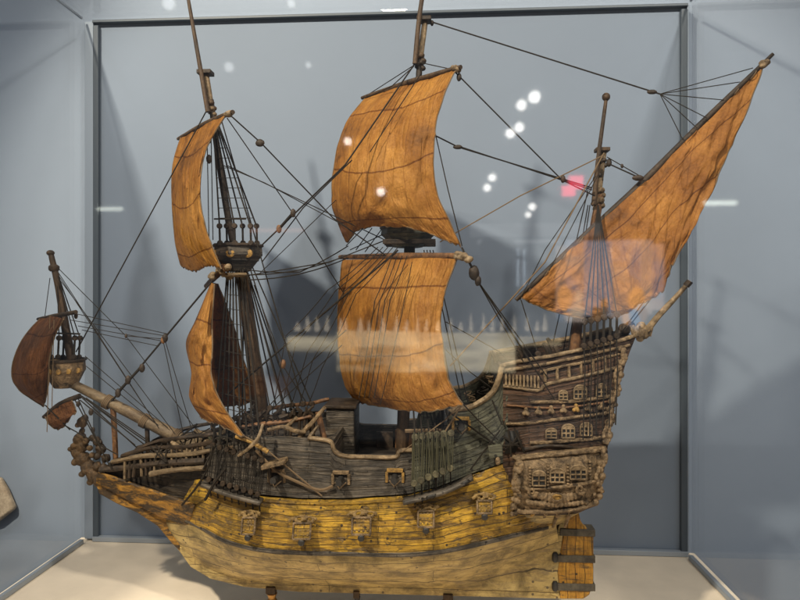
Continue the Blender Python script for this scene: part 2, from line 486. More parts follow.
M['cloth'] = cloth('sail_cloth', (0.60, 0.295, 0.062), (0.44, 0.19, 0.035), (0.18, 0.075, 0.020))
M['cloth_dark'] = cloth('dark_shaded_cloth', (0.28, 0.115, 0.035), (0.18, 0.07, 0.024), (0.085, 0.036, 0.016), 0.3)  # browner bow cloth, with the missing top light put into the colour too
M['cloth_late'] = cloth('lateen_cloth', (0.52, 0.235, 0.050), (0.36, 0.145, 0.028), (0.14, 0.055, 0.016), 0.3)
M['brass'] = plain('old_brass', (0.42, 0.24, 0.08), 0.38, 0.85, var=0.3, vs=60)
M['wall'] = plain('wall_paint', (0.225, 0.270, 0.340), 0.8, var=0.05, vs=2.0)
M['panel'] = plain('back_panel_paint', (0.172, 0.214, 0.280), 0.7, var=0.04, vs=2.0)
M['base'] = plain('cream_board', (0.84, 0.71, 0.55), 0.6, var=0.07, vs=14)
M['bar'] = plain('dark_joint', (0.060, 0.078, 0.100), 0.5)
M['strip'] = plain('strip_paint', (0.25, 0.30, 0.37), 0.5)
M['alu'] = plain('aluminium', (0.33, 0.37, 0.42), 0.45, 0.2)
M['glass'] = glass_mat('clear_glass')
M['front_glass'] = glass_mat('front_glass', ro=0.036)
M['stone'] = wood('sandy_stone', (0.62, 0.50, 0.36), (0.42, 0.32, 0.22), sc=(25, 25, 25))

# ------------------------------------------------------------------ the setting: wall, display case
YB = 1.30
pl = W(84, 548, YB).x; pr = W(690, 548, YB).x
zt = W(390, 12, YB).z
wl = MB(); wl.box((0, 1.375, 0.6), (9, 0.1, 5.2))
tag(wl.build('wall', M['wall'], smooth=False), kind='structure')
fl = MB(); fl.box((0, -1.5, -1.05), (9, 8, 0.1))
tag(fl.build('floor', plain('gallery_floor', (0.10, 0.085, 0.075), 0.6, var=0.2)), kind='structure')

case = empty('display_case', ((pl + pr) / 2, 0.87, -1.0))
tag(case, 'glass museum case with grey back panel, dark joints and cream floor board around the ship', 'display case')
FY = 0.42
MB().box(((pl + pr) / 2, (FY + YB) / 2, -0.025), (pr - pl + 0.03, YB - FY + 0.03, 0.05)).build('floor_board', M['base'], case, bevel=0.002)
MB().box(((pl + pr) / 2, (FY + YB) / 2, -0.525), (pr - pl - 0.02, YB - FY - 0.02, 0.945)).build('plinth', M['wall'], case, bevel=0.003)
MB().box(((pl + pr) / 2, YB + 0.009, zt / 2 + 0.001), (pr - pl - 0.004, 0.012, zt - 0.004)).build('back_panel', M['panel'], case)
for x in (pl, pr):
    MB().box((x, (FY + YB) / 2, zt / 2), (0.006, YB - FY - 0.002, zt)).build('side_glass', M['glass'], case)
MB().box(((pl + pr) / 2, FY, zt / 2), (pr - pl + 0.004, 0.006, zt)).build('front_glass', M['front_glass'], case)
MB().box(((pl + pr) / 2, (FY + YB) / 2, zt + 0.004), (pr - pl + 0.006, YB - FY + 0.004, 0.006)).build('top_glass', M['glass'], case)
# joints
lb0, lb1 = W(95, 0, YB).x, W(100, 0, YB).x
rb0, rb1 = W(680, 0, YB).x, W(686, 0, YB).x
MB().box(((lb0 + lb1) / 2, YB - 0.003, zt / 2 - 0.004), (lb1 - lb0, 0.010, zt - 0.02)).build('joint', M['bar'], case, bevel=0.001)
MB().box(((rb0 + rb1) / 2, YB - 0.003, zt / 2 - 0.004), (rb1 - rb0, 0.010, zt - 0.02)).build('joint', M['bar'], case, bevel=0.001)
MB().box(((pl + lb0) / 2 + 0.002, YB - 0.002, zt / 2), (lb0 - pl - 0.006, 0.008, zt - 0.01)).build('corner_strip', M['strip'], case, bevel=0.001)
MB().box(((pr + rb1) / 2 - 0.002, YB - 0.002, zt / 2), (pr - rb1 - 0.005, 0.008, zt - 0.01)).build('corner_strip', M['strip'], case, bevel=0.001)
MB().box(((lb0 + rb1) / 2, YB - 0.004, zt - 0.006), (rb1 - lb0 + 0.002, 0.012, 0.006)).build('joint', M['bar'], case, bevel=0.001)
MB().box(((lb0 + rb1) / 2, YB - 0.004, 0.006), (rb1 - lb0 + 0.002, 0.012, 0.011)).build('base_channel', M['alu'], case, bevel=0.001)
for x, s in ((pl, 1), (pr, -1)):
    MB().box((x + s * 0.0075, (FY + YB) / 2 - 0.006, 0.0055), (0.009, YB - FY - 0.03, 0.010)).build('base_channel', M['alu'], case, bevel=0.001)
    MB().box((x + s * 0.0075, (FY + YB) / 2 - 0.006, zt - 0.004), (0.005, YB - FY - 0.03, 0.005)).build('edge_bar', M['alu'], case, bevel=0.001)

# stone corner at the left border, beyond the side glass
sp = [(-60, 470), (0, 478), (7, 490), (15, 509), (0, 521), (-60, 540)]
mb = MB(); mb.prism([W(x, y, 1.31) for x, y in sp], 1.304, 1.322)
o = mb.build('stone_slab', M['stone'], bevel=0.006)
tag(o, 'rough sandy slab whose blunt corner shows at the left edge of the photo beyond the glass', 'slab')

# ------------------------------------------------------------------ the ship
KEELZ = W(400, 590, 1).z
ship = empty('model_ship', (W(400, 590, 1).x, 1.0, KEELZ))
tag(ship, 'old wooden galleon model with orange sails and peeling yellow hull standing in the glass case', 'model ship')


def P(px, py, Y=1.0): return W(px, py, Y)


def lerp_line(line, px):
    if px <= line[0][0]: return line[0][1], line[0][2]
    for a, b in zip(line, line[1:]):
        if px <= b[0]:
            t = (px - a[0]) / max(1e-6, b[0] - a[0])
            return a[1] + (b[1] - a[1]) * t, a[2] + (b[2] - a[2]) * t
    return line[-1][1], line[-1][2]


class Loft:
    def __init__(self, lines, smooth=3): self.lines = lines

    def b(self, px, py):
        q = sorted(lerp_line(l, px) for l in self.lines)
        if py <= q[0][0]: return q[0][1]
        for a, c in zip(q, q[1:]):
            if py <= c[0]: return a[1] + (c[1] - a[1]) * (py - a[0]) / max(1e-6, c[0] - a[0])
        return q[-1][1]

    def rows(self, nu, nv, sm, amp=0.0006):
        cols = []
        for l in self.lines:
            pts = []
            for i in range(nu + 1):
                px = l[0][0] + (l[-1][0] - l[0][0]) * i / nu
                y, b = lerp_line(l, px); pts.append([px, y, b])
            for _ in range(sm):
                q = [p[:] for p in pts]
                for i in range(1, nu):
                    for k in (1, 2): q[i][k] = (pts[i - 1][k] + 2 * pts[i][k] + pts[i + 1][k]) / 4
                pts = q
            cols.append([Vector(p) for p in pts])
        out = []
        for i in range(nu + 1):
            out.append(catmull([c[i] for c in cols], nv))
        return out      # [station][row] Vector(px,py,b)

    def parts(self, name, mat, parent, nu, nv, sm, amp, th=0.006):
        out = []
        for sd in (1, -1):
            mb = MB(); self.make(mb, nu, nv, sm, amp=amp, side=(sd,), th=th)
            out.append(mb.build(name, mat, parent, sharp=50, weld=True))
        return out

    def make(self, mb, nu, nv, sm=4, plank=0.0088, amp=0.0007, side=(1, -1), cap=False, th=0.0):
        R = self.rows(nu, nv, sm)
        hts = [(W(R[nu // 2][k].x, R[nu // 2][k].y, 0.9) - W(R[nu // 2][0].x, R[nu // 2][0].y, 0.9)).length for k in range(len(R[0]))]
        ends = []
        for s in side:
            g = []; u = []
            for i, st in enumerate(R):
                row = []; ur = []
                for k, q in enumerate(st):
                    p = W(q.x, q.y, 1 - q.z)
                    dn = noise.noise(p * 45 + Vector((0, s * 9, 0))) * amp + noise.noise(Vector((p.x * 30, p.z * 260, s))) * amp * 0.8
                    row.append(Vector((p.x, 1 - s * (q.z + dn), p.z))); ur.append((p.x, hts[k]))
                g.append(row); u.append(ur)
            mb.grid(g, u); ends.append(g[-1])
            if th:
                gi = [[p + Vector((0, s * min(th, abs(p.y - 1) * 0.7), 0)) for p in r] for r in g]
                mb.grid([r[::-1] for r in gi], [r[::-1] for r in u])
                mb.grid([g[0], gi[0]], [u[0], u[0]]); mb.grid([g[-1], gi[-1]], [u[-1], u[-1]])
                mb.grid([[r[0] for r in g], [r[0] for r in gi]], [[r[0] for r in u]] * 2)
                mb.grid([[r[-1] for r in g], [r[-1] for r in gi]], [[r[-1] for r in u]] * 2)
        if cap and len(ends) == 2:
            a, b = ends
            mb.grid([a, b], [[(p.y, p.z) for p in a], [(p.y, p.z) for p in b]])
        return mb


LA = [(187, 553, .004), (200, 567, .006), (240, 579, .008), (270, 582, .009), (340, 585, .009), (460, 589, .009), (560, 592, .009)]
LBg = [(181, 548, .006), (200, 558, .022), (240, 572, .042), (300, 577, .055), (400, 580, .055), (460, 580, .035), (500, 572, .014), (540, 562, .010), (560, 555, .010)]
LC = [(173, 538, .008), (205, 547, .045), (240, 560, .08), (300, 567, .10), (400, 569, .105), (460, 565, .09), (500, 555, .055), (540, 543, .024), (558, 537, .014)]
LD = [(166, 522, .012), (200, 526, .055), (225, 540, .09), (260, 550, .112), (300, 553, .118), (400, 555, .12), (440, 552, .118), (480, 544, .11), (520, 534, .085), (556, 524, .045)]
LM = [(170, 506, .02), (200, 505, .068), (225, 518, .095), (260, 525, .112), (300, 528, .118), (400, 527, .12), (440, 522, .118), (480, 512, .113), (520, 503, .10), (556, 497, .08)]
LE = [(186, 479, .035), (205, 480, .068), (230, 490, .09), (260, 497, .105), (300, 500, .113), (350, 500, .116), (405, 496, .116), (440, 488, .113), (470, 476, .108), (510, 462, .10), (556, 455, .09)]
LF = [(205, 452, .060), (218, 447, .074), (230, 442, .084), (245, 436, .092), (290, 437, .101), (331, 441, .105), (335, 450, .106), (345, 455, .106), (395, 456, .106), (400, 450, .106), (412, 449, .106),
      (415, 436, .105), (445, 434, .102), (449, 412, .10), (470, 408, .098), (485, 400, .096), (498, 390, .095), (503, 372, .094), (508, 366, .094)]
LF0 = [(200, 474, .06), (218, 480, .08), (230, 486, .09), (260, 494, .105), (300, 498, .113), (350, 498, .116), (405, 494, .116), (440, 486, .113), (470, 474, .108), (508, 461, .10)]
low = Loft([LA, LBg, LC, LD]); mid = Loft([LD, LM, LE]); top = Loft([LF0, LF])
hullside = Loft([LA, LBg, LC, LD, LM, LE, LF])

low.parts('hull_bottom', M['olive'], ship, 90, 6, 6, 0.0007, 0.004)
mid.parts('painted_side', M['yellow'], ship, 90, 7, 5, 0.0010, 0.004)
Loft([[q for q in LF0 if q[0] < 412] + [(412, 493, .1155)], [q for q in LF if q[0] <= 412]]).parts('bulwark', M['grey'], ship, 120, 10, 0, 0.0012, 0.007)
Loft([[(412, 493, .1155)] + [q for q in LF0 if q[0] > 412], [q for q in LF if q[0] >= 412]]).parts('bulwark', M['green'], ship, 60, 12, 0, 0.0012, 0.007)


def S(px, py, off=0.0, L=hullside): return W(px, py, 1 - L.b(px, py) - off)


def strake(name, mat, pts, r, L=hullside, off=0.0, n=6, flat=0.6, both=True, parent=None, k=4, jit=0.06):
    """moulding following the port side; starboard twin as its own part"""
    P3 = catmull([S(x, y, off, L) for x, y in pts], k)
    MB().tube(P3, r, n, flat=flat, jit=jit).build(name, mat, parent or ship)
    if both:
        MB().tube([Vector((p.x, 2 - p.y, p.z)) for p in P3], r, n, flat=flat, jit=jit).build(name, mat, parent or ship)


strake('wale', M['grey'], [(180, 517), (200, 527), (225, 541), (260, 550), (300, 553), (350, 554), (400, 555), (440, 552), (480, 544), (520, 534), (548, 527)], 0.0034, n=8)
strake('upper_wale', M['yellow'], [(205, 481), (230, 491), (260, 499), (300, 503), (350, 503), (404, 499)], 0.0030, n=8)
strake('upper_wale', M['grey'], [(214, 468), (240, 478), (262, 484), (300, 487), (350, 487), (404, 483)], 0.0022, n=8, both=False)
strake('rub_rail', M['grey'], [(285, 470), (330, 471), (380, 471), (410, 468)], 0.0016, n=6, both=False)
strake('cap_rail', M['pale'], [(308, 438), (320, 439), (331, 442), (335, 451), (345, 456), (370, 457), (395, 457), (400, 451), (412, 450)], 0.0032, flat=1.2, n=8, k=5)
strake('cap_rail', M['pale'], [(449, 412), (458, 409), (470, 407), (485, 399), (494, 390), (499, 378), (502, 367)], 0.0042, flat=0.9, n=8, k=5)
strake('stern_wale', M['yellow'], [(500, 528), (520, 522), (535, 516), (552, 512)], 0.0028)

# keel, sternpost, rudder
mb = MB(); mb.prism([P(190, 545), P(202, 558), P(216, 567), P(250, 574), P(300, 578), P(565, 587), P(566, 597), P(300, 590), P(245, 585), P(212, 577), P(192, 565), P(180, 548)], 0.993, 1.007)
mb.build('keel', M['olive'], ship, bevel=0.001)
mb = MB(); mb.prism([P(549, 592), P(551, 560), P(556, 530), P(562, 508), P(569, 508), P(562, 532), P(558, 560), P(557, 594)], 0.991, 1.009)
mb.build('sternpost', M['olive'], ship, bevel=0.001)
rud = [(559, 596), (556, 570), (560, 545), (566, 520), (569, 508), (577, 508), (579, 518), (584, 526), (592, 529), (592, 560), (592, 580), (588, 592), (582, 596)]
mb = MB(); mb.prism([P(x, y) for x, y in rud], 0.990, 1.010)
mv = plank_mat('rudder_planks', (0.60, 0.31, 0.035), (0.38, 0.17, 0.02), (0.2, 0.13, 0.055), (0.03, 0.02, 0.012), row=0.0135, width=0.6, chip=0.56, bump=0.8)
# planks of the rudder run up and down
for k in list(mb.uv): mb.uv[k] = [(v, u) for u, v in mb.uv[k]]
rudder = mb.build('rudder', mv, ship, bevel=0.0015)
for y in (529, 555, 583):
    x0 = 556 if y > 540 else 562
    mb = MB(); mb.prism([P(x0 - 3, y - 3), P(593.5, y - 2), P(593.5, y + 5), P(x0 - 4, y + 4)], 0.988, 1.012)
    mb.build('strap', wood('strap_iron_%d' % y, (0.10, 0.085, 0.06), (0.04, 0.033, 0.025)) if y == 529 else bpy.data.materials['strap_iron_529'], rudder, bevel=0.0008)
for y in (533, 557, 586):
    MB().lathe(P(555, y, 0.99), [(0.003, -0.008), (0.005, -0.004), (0.005, 0.004), (0.003, 0.008)], 'Z', 10).build('hinge', M['black'], rudder)

# ---- decks and inner structure
def deck(name, pxs, lift, mat, bb=0.92):
    mb = MB(); rows = []; us = []
    for px in pxs:
        y, b = lerp_line(LF, px)
        z = W(px, y, 1 - b).z - lift
        x = W(px, y, 1 - b).x
        rows.append([Vector((x, 1 - b * bb, z)), Vector((x, 1, z + 0.002)), Vector((x, 1 + b * bb, z))]); us.append([(x, -b), (x, 0), (x, b)])
    mb.grid(rows, us); return mb.build(name, mat, ship, solid=0.003)


def flatdeck(name, px0, px1, py, Yref, bfun, mat):
    z = W(400, py, Yref).z
    mb = MB(); rows = []; us = []
    n = 14
    for i in range(n + 1):
        px = px0 + (px1 - px0) * i / n
        b = bfun(px); x = W(px, py, Yref).x
        rows.append([Vector((x, 1 - b, z)), Vector((x, 1, z + 0.003)), Vector((x, 1 + b, z))]); us.append([(x, -b), (x, 0), (x, b)])
    mb.grid(rows, us); return mb.build(name, mat, ship, solid=0.003)


flatdeck('deck', 212, 334, 447, 0.90, lambda x: lerp_line(LF, x)[1] - 0.006, M['deck'])
flatdeck('deck', 330, 450, 482, 0.89, lambda x: lerp_line(LF, x)[1] - 0.002, M['deck'])
flatdeck('deck', 446, 512, 425, 0.90, lambda x: lerp_line(LF, x)[1] - 0.006, M['deck'])


def bulkhead(px, py0, py1, b, mat=M['grey'], th=0.006):
    p0 = W(px, py0, 0.9); p1 = W(px, py1, 0.9)
    mb = MB(); mb.box((p0.x, 1.0, (p0.z + p1.z) / 2), (th, 2 * b, abs(p0.z - p1.z)))
    for k in list(mb.uv): pass
    return mb.build('bulkhead', mat, ship, bevel=0.001)


bulkhead(331, 441, 482, 0.100)
bulkhead(447, 424, 482, 0.098)
# deckhouse at the back of the forecastle with flat roof
p0 = W(326, 408, 1.0); p1 = W(354, 468, 1.0)
mb = MB(); mb.box(((p0.x + p1.x) / 2, 1.035, (p0.z + p1.z) / 2), (p1.x - p0.x, 0.07, p0.z - p1.z))
dh = mb.build('deckhouse', M['grey'], ship, bevel=0.002)
mb = MB(); mb.box(((p0.x + p1.x) / 2, 1.035, p0.z + 0.002), (p1.x - p0.x + 0.008, 0.078, 0.005)); mb.build('roof', M['dark'], dh, bevel=0.001)
# lit opening in the far bulwark is a real gun port cut as posts; dark cabin door beside it
for (a, b_, y0, y1, nm, mt) in ((376, 393, 432, 470, 'cabin_door', M['dark']), (395, 412, 430, 470, 'cabin_panel', M['rust'])):
    q0 = W(a, y0, 1.08); q1 = W(b_, y1, 1.08)
    mb = MB(); mb.box(((q0.x + q1.x) / 2, 1.085, (q0.z + q1.z) / 2), (q1.x - q0.x, 0.006, q0.z - q1.z)); mb.build(nm, mt, ship, bevel=0.001)

# ---- stern castle
C1 = [(503, 366, .094), (545, 357, .09), (600, 346, .08), (636, 336, .066)]
C2 = [(503, 388, .096), (545, 390, .094), (600, 376, .086), (625, 366, .074)]
C3 = [(503, 428, .098), (545, 420, .097), (600, 412, .09), (614, 410, .08)]
C4 = [(503, 458, .101), (545, 452, .101), (590, 448, .096), (608, 446, .086)]
C5 = [(503, 485, .102), (545, 482, .102), (585, 480, .096), (603, 476, .086)]
C6 = [(508, 514, .100), (545, 516, .094), (575, 514, .075), (596, 506, .06)]
castle = Loft([C1, C2, C3, C4, C5, C6])
mb = MB(); castle.make(mb, 50, 8, 3, amp=0.0014, cap=True)
mb.build('stern_castle', M['brown_side'], ship, sharp=50, weld=True)
# counter under the castle
K1 = [(512, 512, .097), (545, 514, .090), (575, 512, .072), (594, 505, .055)]
K2 = [(520, 530, .086), (540, 528, .055), (556, 526, .03), (566, 520, .012)]
mb = MB(); Loft([K1, K2]).make(mb, 24, 6, 2, amp=0.001, cap=True); mb.build('counter', M['olive'], ship, sharp=0)
flatdeck('deck', 503, 622, 372, 0.92, lambda x: 0.088 - max(0, x - 560) * 0.0003, M['deck'])
bulkhead(504, 368, 430, 0.088, M['brown_side'])
Cs = dict(L=castle)
# lower quarter gallery: projects from the side
G = [[(517, 456, .106), (545, 453, .109), (585, 449, .105), (606, 446, .092)],
     [(514, 470, .112), (545, 468, .118), (585, 466, .114), (604, 462, .098)],
     [(513, 488, .112), (545, 488, .118), (582, 485, .114), (602, 480, .098)],
     [(516, 510, .104), (545, 511, .110), (578, 507, .104), (598, 501, .088)]]
gal = Loft(G)
gallery = gal.parts('quarter_gallery', M['carved'], ship, 44, 6, 1, 0.0012, 0.016)[0]

# mouldings on the castle
for pts, r, mt in (
    ([(500, 366), (520, 361), (545, 357), (575, 351), (600, 345), (622, 340), (638, 334)], 0.0036, 'pale'),
    ([(500, 371), (520, 368), (545, 364), (575, 358), (600, 352), (630, 345)], 0.0028, 'carved'),
    ([(503, 386), (520, 388), (538, 390), (548, 384), (575, 378), (600, 372), (622, 366)], 0.0032, 'pale'),
    ([(540, 372), (560, 367), (590, 361), (625, 353)], 0.0026, 'carved'),
    ([(530, 402), (550, 402), (575, 401), (600, 398), (617, 394)], 0.0032, 'carved'),
    ([(506, 405), (530, 407), (560, 408), (600, 403), (616, 399)], 0.0020, 'rust'),
    ([(506, 424), (530, 423), (560, 419), (600, 414), (613, 410)], 0.0030, 'carved'),
    ([(530, 443), (550, 442), (575, 440), (600, 438), (611, 436)], 0.0034, 'carved'),
    ([(522, 450), (545, 446), (570, 447), (590, 452), (607, 452)], 0.0034, 'dark'),
):
    strake('moulding', M[mt], pts, r * .78, L=castle, off=0.002, n=8, flat=0.8, both=False, jit=0.2, k=8)
for pts, r, mt in (
    ([(517, 459), (545, 456), (585, 452), (606, 449)], 0.0026, 'carved'),
    ([(515, 486), (530, 489), (560, 487), (585, 483), (602, 480)], 0.0026, 'carved'),
    ([(516, 511), (530, 512), (560, 511), (580, 508), (598, 502)], 0.0032, 'carved'),
):
    strake('moulding', M[mt], pts, r, L=gal, off=0.002, n=8, flat=0.9, both=False, parent=gallery, jit=0.2, k=8)

# cap rails of starboard side of castle (seen over the deck)
q = catmull([Vector((S(x, y, 0, castle).x, 2 - S(x, y, 0, castle).y, S(x, y, 0, castle).z)) for x, y in ((500, 366), (545, 357), (600, 345), (638, 334))], 5)
MB().tube(q, 0.0045, 8).build('moulding', M['pale'], ship)

# balustrade
for i in range(10):
    x = 506 + i * 3.6
    a = S(x, 374 + i * 0.2, 0.003, castle); b = S(x, 385 + i * 0.35, 0.003, castle)
    MB().tube([a, a.lerp(b, .3), a.lerp(b, .6), b], [0.0011, 0.0022, 0.0014, 0.0024], 7).build('baluster', M['pale'], ship)


def window(px, py, w, h, nx, ny, L, parent, off=0.003):
    c = S(px, py, off, L)
    e = S(px + 4, py, off, L) - S(px - 4, py, off, L); e.normalize()
    up = S(px, py - 4, off, L) - S(px, py + 4, off, L); up.normalize()
    nrm = e.cross(up).normalized()
    if nrm.y > 0: nrm = -nrm
    s = 0.00152
    hw, hh = w * s / 2, h * s / 2
    arch = [(-hw, -hh), (hw, -hh), (hw, hh * 0.35)] + [(hw * math.cos(a), hh * 0.35 + hh * 0.65 * math.sin(a)) for a in [math.pi * k / 8 for k in range(1, 8)]] + [(-hw, hh * 0.35)]

    def T(u, v, d): return c + e * u + up * v + nrm * d
    # dark panes behind
    mb = MB(); n = len(arch)
    vs = [T(u, v, 0.0006) for u, v in arch]; mb.add(vs, [list(range(n))])
    # frame: outer rim, plus wide glazing bars
    fr = MB()
    ring = [T(u, v, 0.0015) for u, v in arch]; ring.append(ring[0])
    fr.tube(ring, 0.0012, 6)
    for i in range(1, nx):
        u = -hw + 2 * hw * i / nx
        fr.tube([T(u, -hh, 0.0013), T(u, hh * 0.85, 0.0013)], 0.0012, 6)
    for i in range(1, ny + 1):
        v = -hh + 1.35 * hh * i / ny
        fr.tube([T(-hw, v, 0.0013), T(hw, v, 0.0013)], 0.0012, 6)
    # filled head of the arch
    hd = [T(u, v, 0.0018) for u, v in arch[2:]]
    fr.add(hd, [list(range(len(hd)))])
    w_ = fr.build('window', M['pale'], parent)
    mb.build('panes', M['hole_shade'], w_)


for (x, y, w, h, nx, ny, L, par) in (
    (563, 395, 8, 9, 2, 2, castle, ship), (580, 392, 12, 13, 3, 2, castle, ship), (601, 390, 10, 12, 2, 2, castle, ship),
    (551, 433, 10, 9, 2, 2, castle, ship), (568, 431, 12, 13, 3, 2, castle, ship), (586, 429, 11, 12, 3, 2, castle, ship),
    (539, 478, 12, 14, 2, 2, gal, gallery), (557, 475, 13, 13, 3, 2, gal, gallery), (578, 472, 15, 13, 3, 2, gal, gallery)):
    window(x, y, w, h, nx, ny, L, par)


def carving(name, blobs, mat, L=None, parent=None, Y=None, voxel=0.0011, amp=0.5, fr=190):
    mb = MB()
    for bl in blobs:
        x, y, r = bl[:3]; off = bl[3] if len(bl) > 3 else 0.0
        sc = bl[4] if len(bl) > 4 else (1, 1, 1)
        c = W(x, y, Y - off) if L is None else S(x, y, off, L)
        mb.sph(c, r, sc, seg=14, amp=amp * 0.35, fr=fr)
    return mb.build(name, mat, parent or ship, remesh=voxel)


# shell with scrolls under the lower windows
bl = []
for k in range(15):
    t = k / 14 * 2 - 1
    bl.append((557 + t * 26, 497 - 5 * abs(t) ** 1.5 + 1.5, 0.0062 - 0.002 * abs(t), 0.002, (0.62, 0.7, 1.5 - 0.5 * abs(t))))
    bl.append((557 + t * 29, 505 - 3 * abs(t), 0.0040, 0.003))
carving('shell_carving', bl, M['carved'], gal, gallery, voxel=0.0010)
carving('shell_boss', [(557, 497, 0.0065, 0.007, (1.2, 0.5, 0.9))], M['gilt'], gal, gallery)
MB().tube([S(557 + 5.4 * math.cos(a), 497 + 3.8 * math.sin(a), 0.0125, gal) for a in [2 * math.pi * k / 16 for k in range(17)]], 0.0011, 6).build('boss_ring', M['carved'], gallery)
for k in range(2):
    s = [S(532 + k * 48 + (9 - j * 0.5) * math.cos(j * 0.6) * (0.5), 492 + k * -3 + (9 - j * 0.5) * math.sin(j * 0.6) * 0.6, 0.005, gal) for j in range(16)]
    MB().tube(s, [0.003, 0.0012], 7).build('scroll', M['carved'], gallery)
# pilasters and figures between the windows
for x, y0, y1 in ((530, 468, 486), (548, 466, 485), (568, 464, 484), (590, 462, 481)):
    a = S(x, y0, 0.003, gal); b = S(x, y1, 0.003, gal)
    mb = MB()
    for j in range(7): mb.sph(a.lerp(b, j / 6), 0.0024, (1, 1, 0.8), 8)
    mb.build('pilaster', M['carved'], gallery)
for (bx, by, n, dx, dy, L, nm) in ((518, 458, 10, -0.3, 6, gal, 'carved_column'), (603, 450, 9, -0.8, 6.5, gal, 'carved_column'), (623, 350, 10, -1.2, 6.2, castle, 'carved_column'), (611, 410, 6, -1.0, 6.2, castle, 'carved_column')):
    bl = []
    for j in range(n):
        xx = bx + dx * j; yy = by + dy * j
        bl.append((xx + 2 * math.sin(j * 2.1), yy, 0.0052 + 0.0012 * math.sin(j * 1.9), 0.002))
        bl.append((xx + 4 * math.sin(j * 1.3), yy + 2, 0.0034, 0.005))
        bl.append((xx - 4 * math.cos(j * 1.7), yy - 1, 0.0034, 0.004))
    carving(nm, bl, M['carved'], L, gallery if L is gal else ship)
# extra rough carvings on the castle side
random.seed(3)
for k in range(7):
    x = 526 + k * 12.5; y = 412 - k * 0.9
    carving('carved_mask', [(x, y, 0.0042, 0.001), (x + 2, y + 2, 0.003, 0.003), (x - 2, y + 1.5, 0.003, 0.003), (x, y - 3, 0.003, 0.002)], M['gilt'] if k == 4 else M['carved'], castle)
for k in range(5):
    x0 = 528 + k * 14
    MB().tube(catmull([S(x0, 461 - k * .6, 0.004, castle), S(x0 + 8, 455 - k * .6, 0.009, castle), S(x0 + 20, 457 - k * .4, 0.004, castle)], 4), [0.004, 0.003, 0.0015], 7, flat=0.7, jit=0.1).build('carved_frond', M['carved'], ship)
for k in range(6):
    x0 = 545 + k * 12
    MB().tube([S(x0, 369 - k * 2.3, 0.001, castle), S(x0 + .5, 382 - k * 2.4, 0.001, castle)], 0.0024, 6, jit=0.1).build('rail_timber', M['carved'], ship)
# counter brackets
for x in (530, 543, 556, 568):
    MB().tube(catmull([S(x + 3, 512, 0.004, castle), W(x, 518, 0.93), W(x - 3, 527, 0.955)], 4), [0.004, 0.003, 0.002], 7).build('bracket', M['gilt'] if x < 535 else M['carved'], ship)
# chunky edge mouldings at the stern corner
carving('lantern_bracket', [(637, 332, 0.009), (644, 333, 0.009), (641, 326, 0.007), (648, 329, 0.006), (640, 338, 0.006)], M['pale'], Y=0.94)
mb = MB()
for j in range(9):
    a = 2 * math.pi * j / 9; c = W(642, 332, 0.925)
    mb.tube([c + Vector((0.012 * math.cos(a), 0.012 * math.sin(a), -0.006)), c + Vector((0.016 * math.cos(a), 0.016 * math.sin(a), 0.010))], 0.0016, 5)
mb.build('stern_basket', M['pale'], ship)
carving('dark_crate', [(624, 330, 0.010), (630, 326, 0.008), (619, 333, 0.007)], M['dark'], Y=0.96)
MB().tube(catmull([W(647, 330, .93), W(660, 314, .92), W(676, 297, .915), (W(690, 281, .91))], 4), [0.0050, 0.0042, 0.0030], 9, jit=0.05).build('outrigger_spar', M['pale'], ship)
MB().tube([W(686, 286, .912), W(690, 281, .91)], 0.005, 8, jit=0.1).build('spar_tip', M['dark'], ship)

# ---- gun ports
def gunport(px, py, w, h, tilt=0, open_=True):
    off = 0.004
    c = S(px, py, off)
    e = (S(px + 6, py) - S(px - 6, py)).normalized()
    s = 0.00150
    hw, hh = w * s / 2, h * s / 2
    z = Vector((0, 0, 1)); nrm = Vector((0, -1, 0))

    def T(u, v, d): return c + e * u + z * v + nrm * d
    lid = MB()
    # lid hinged at the top, hanging slightly outwards
    for sgn, d0, d1 in ((0, 0.004, 0.010),):
        vs = [T(-hw, hh, d0 - .003), T(hw, hh, d0 - .003), T(hw, -hh, d1 - .003), T(-hw, -hh, d1 - .003), T(-hw, hh, d0), T(hw, hh, d0), T(hw, -hh, d1), T(-hw, -hh, d1)]
        lid.add(vs, [[0, 1, 2, 3], [4, 7, 6, 5], [0, 4, 5, 1], [1, 5, 6, 2], [2, 6, 7, 3], [3, 7, 4, 0]], [(v.x, v.z) for v in vs])
    lo = lid.build('gunport', M['yellow'], ship, bevel=0.0008)
    fr = MB()
    for a, b in (((-hw, hh), (hw, hh)), ((-hw, -hh), (hw, -hh)), ((-hw, hh), (-hw, -hh)), ((hw, hh), (hw, -hh))):
        fr.tube([T(a[0], a[1], 0.005 if a[1] > 0 else 0.011), T(b[0], b[1], 0.005 if b[1] > 0 else 0.011)], 0.0016, 6, jit=0.1)
    fr.build('frame', M['carved'], lo)
    crest = MB()
    for j in range(9):
        u = -hw * 1.5 + 3 * hw * j / 8
        crest.sph(T(u, hh + 0.003 + 0.0025 * math.sin(j * 1.7), 0.003), 0.0029, (1, .7, 1), 9, 0.4, 300)
        crest.sph(T(u * 0.85, hh + 0.009 - abs(u) * 0.15, 0.001), 0.0024, (1, .7, 1), 9, 0.4, 300)
    crest.build('crest', M['crest'], lo, remesh=0.0010)
    st = MB()
    for iu in range(4):
        for iv in range(3): st.sph(T(-hw * .7 + 1.4 * hw * iu / 3, -hh * .6 + 1.2 * hh * iv / 2, .0085 - .002 * iv), random.uniform(.0012, .0026), (1, .5, 1), 7)
    st.build('studs', M['crest'], lo)
    g = MB(); g.lathe(T(0, -hh - 0.005, -0.012), [(0.004, 0), (0.0042, -0.020), (0.0050, -0.024), (0.0032, -0.026)], 'Y', 10)
    g.build('cannon_muzzle', M['black'], lo)


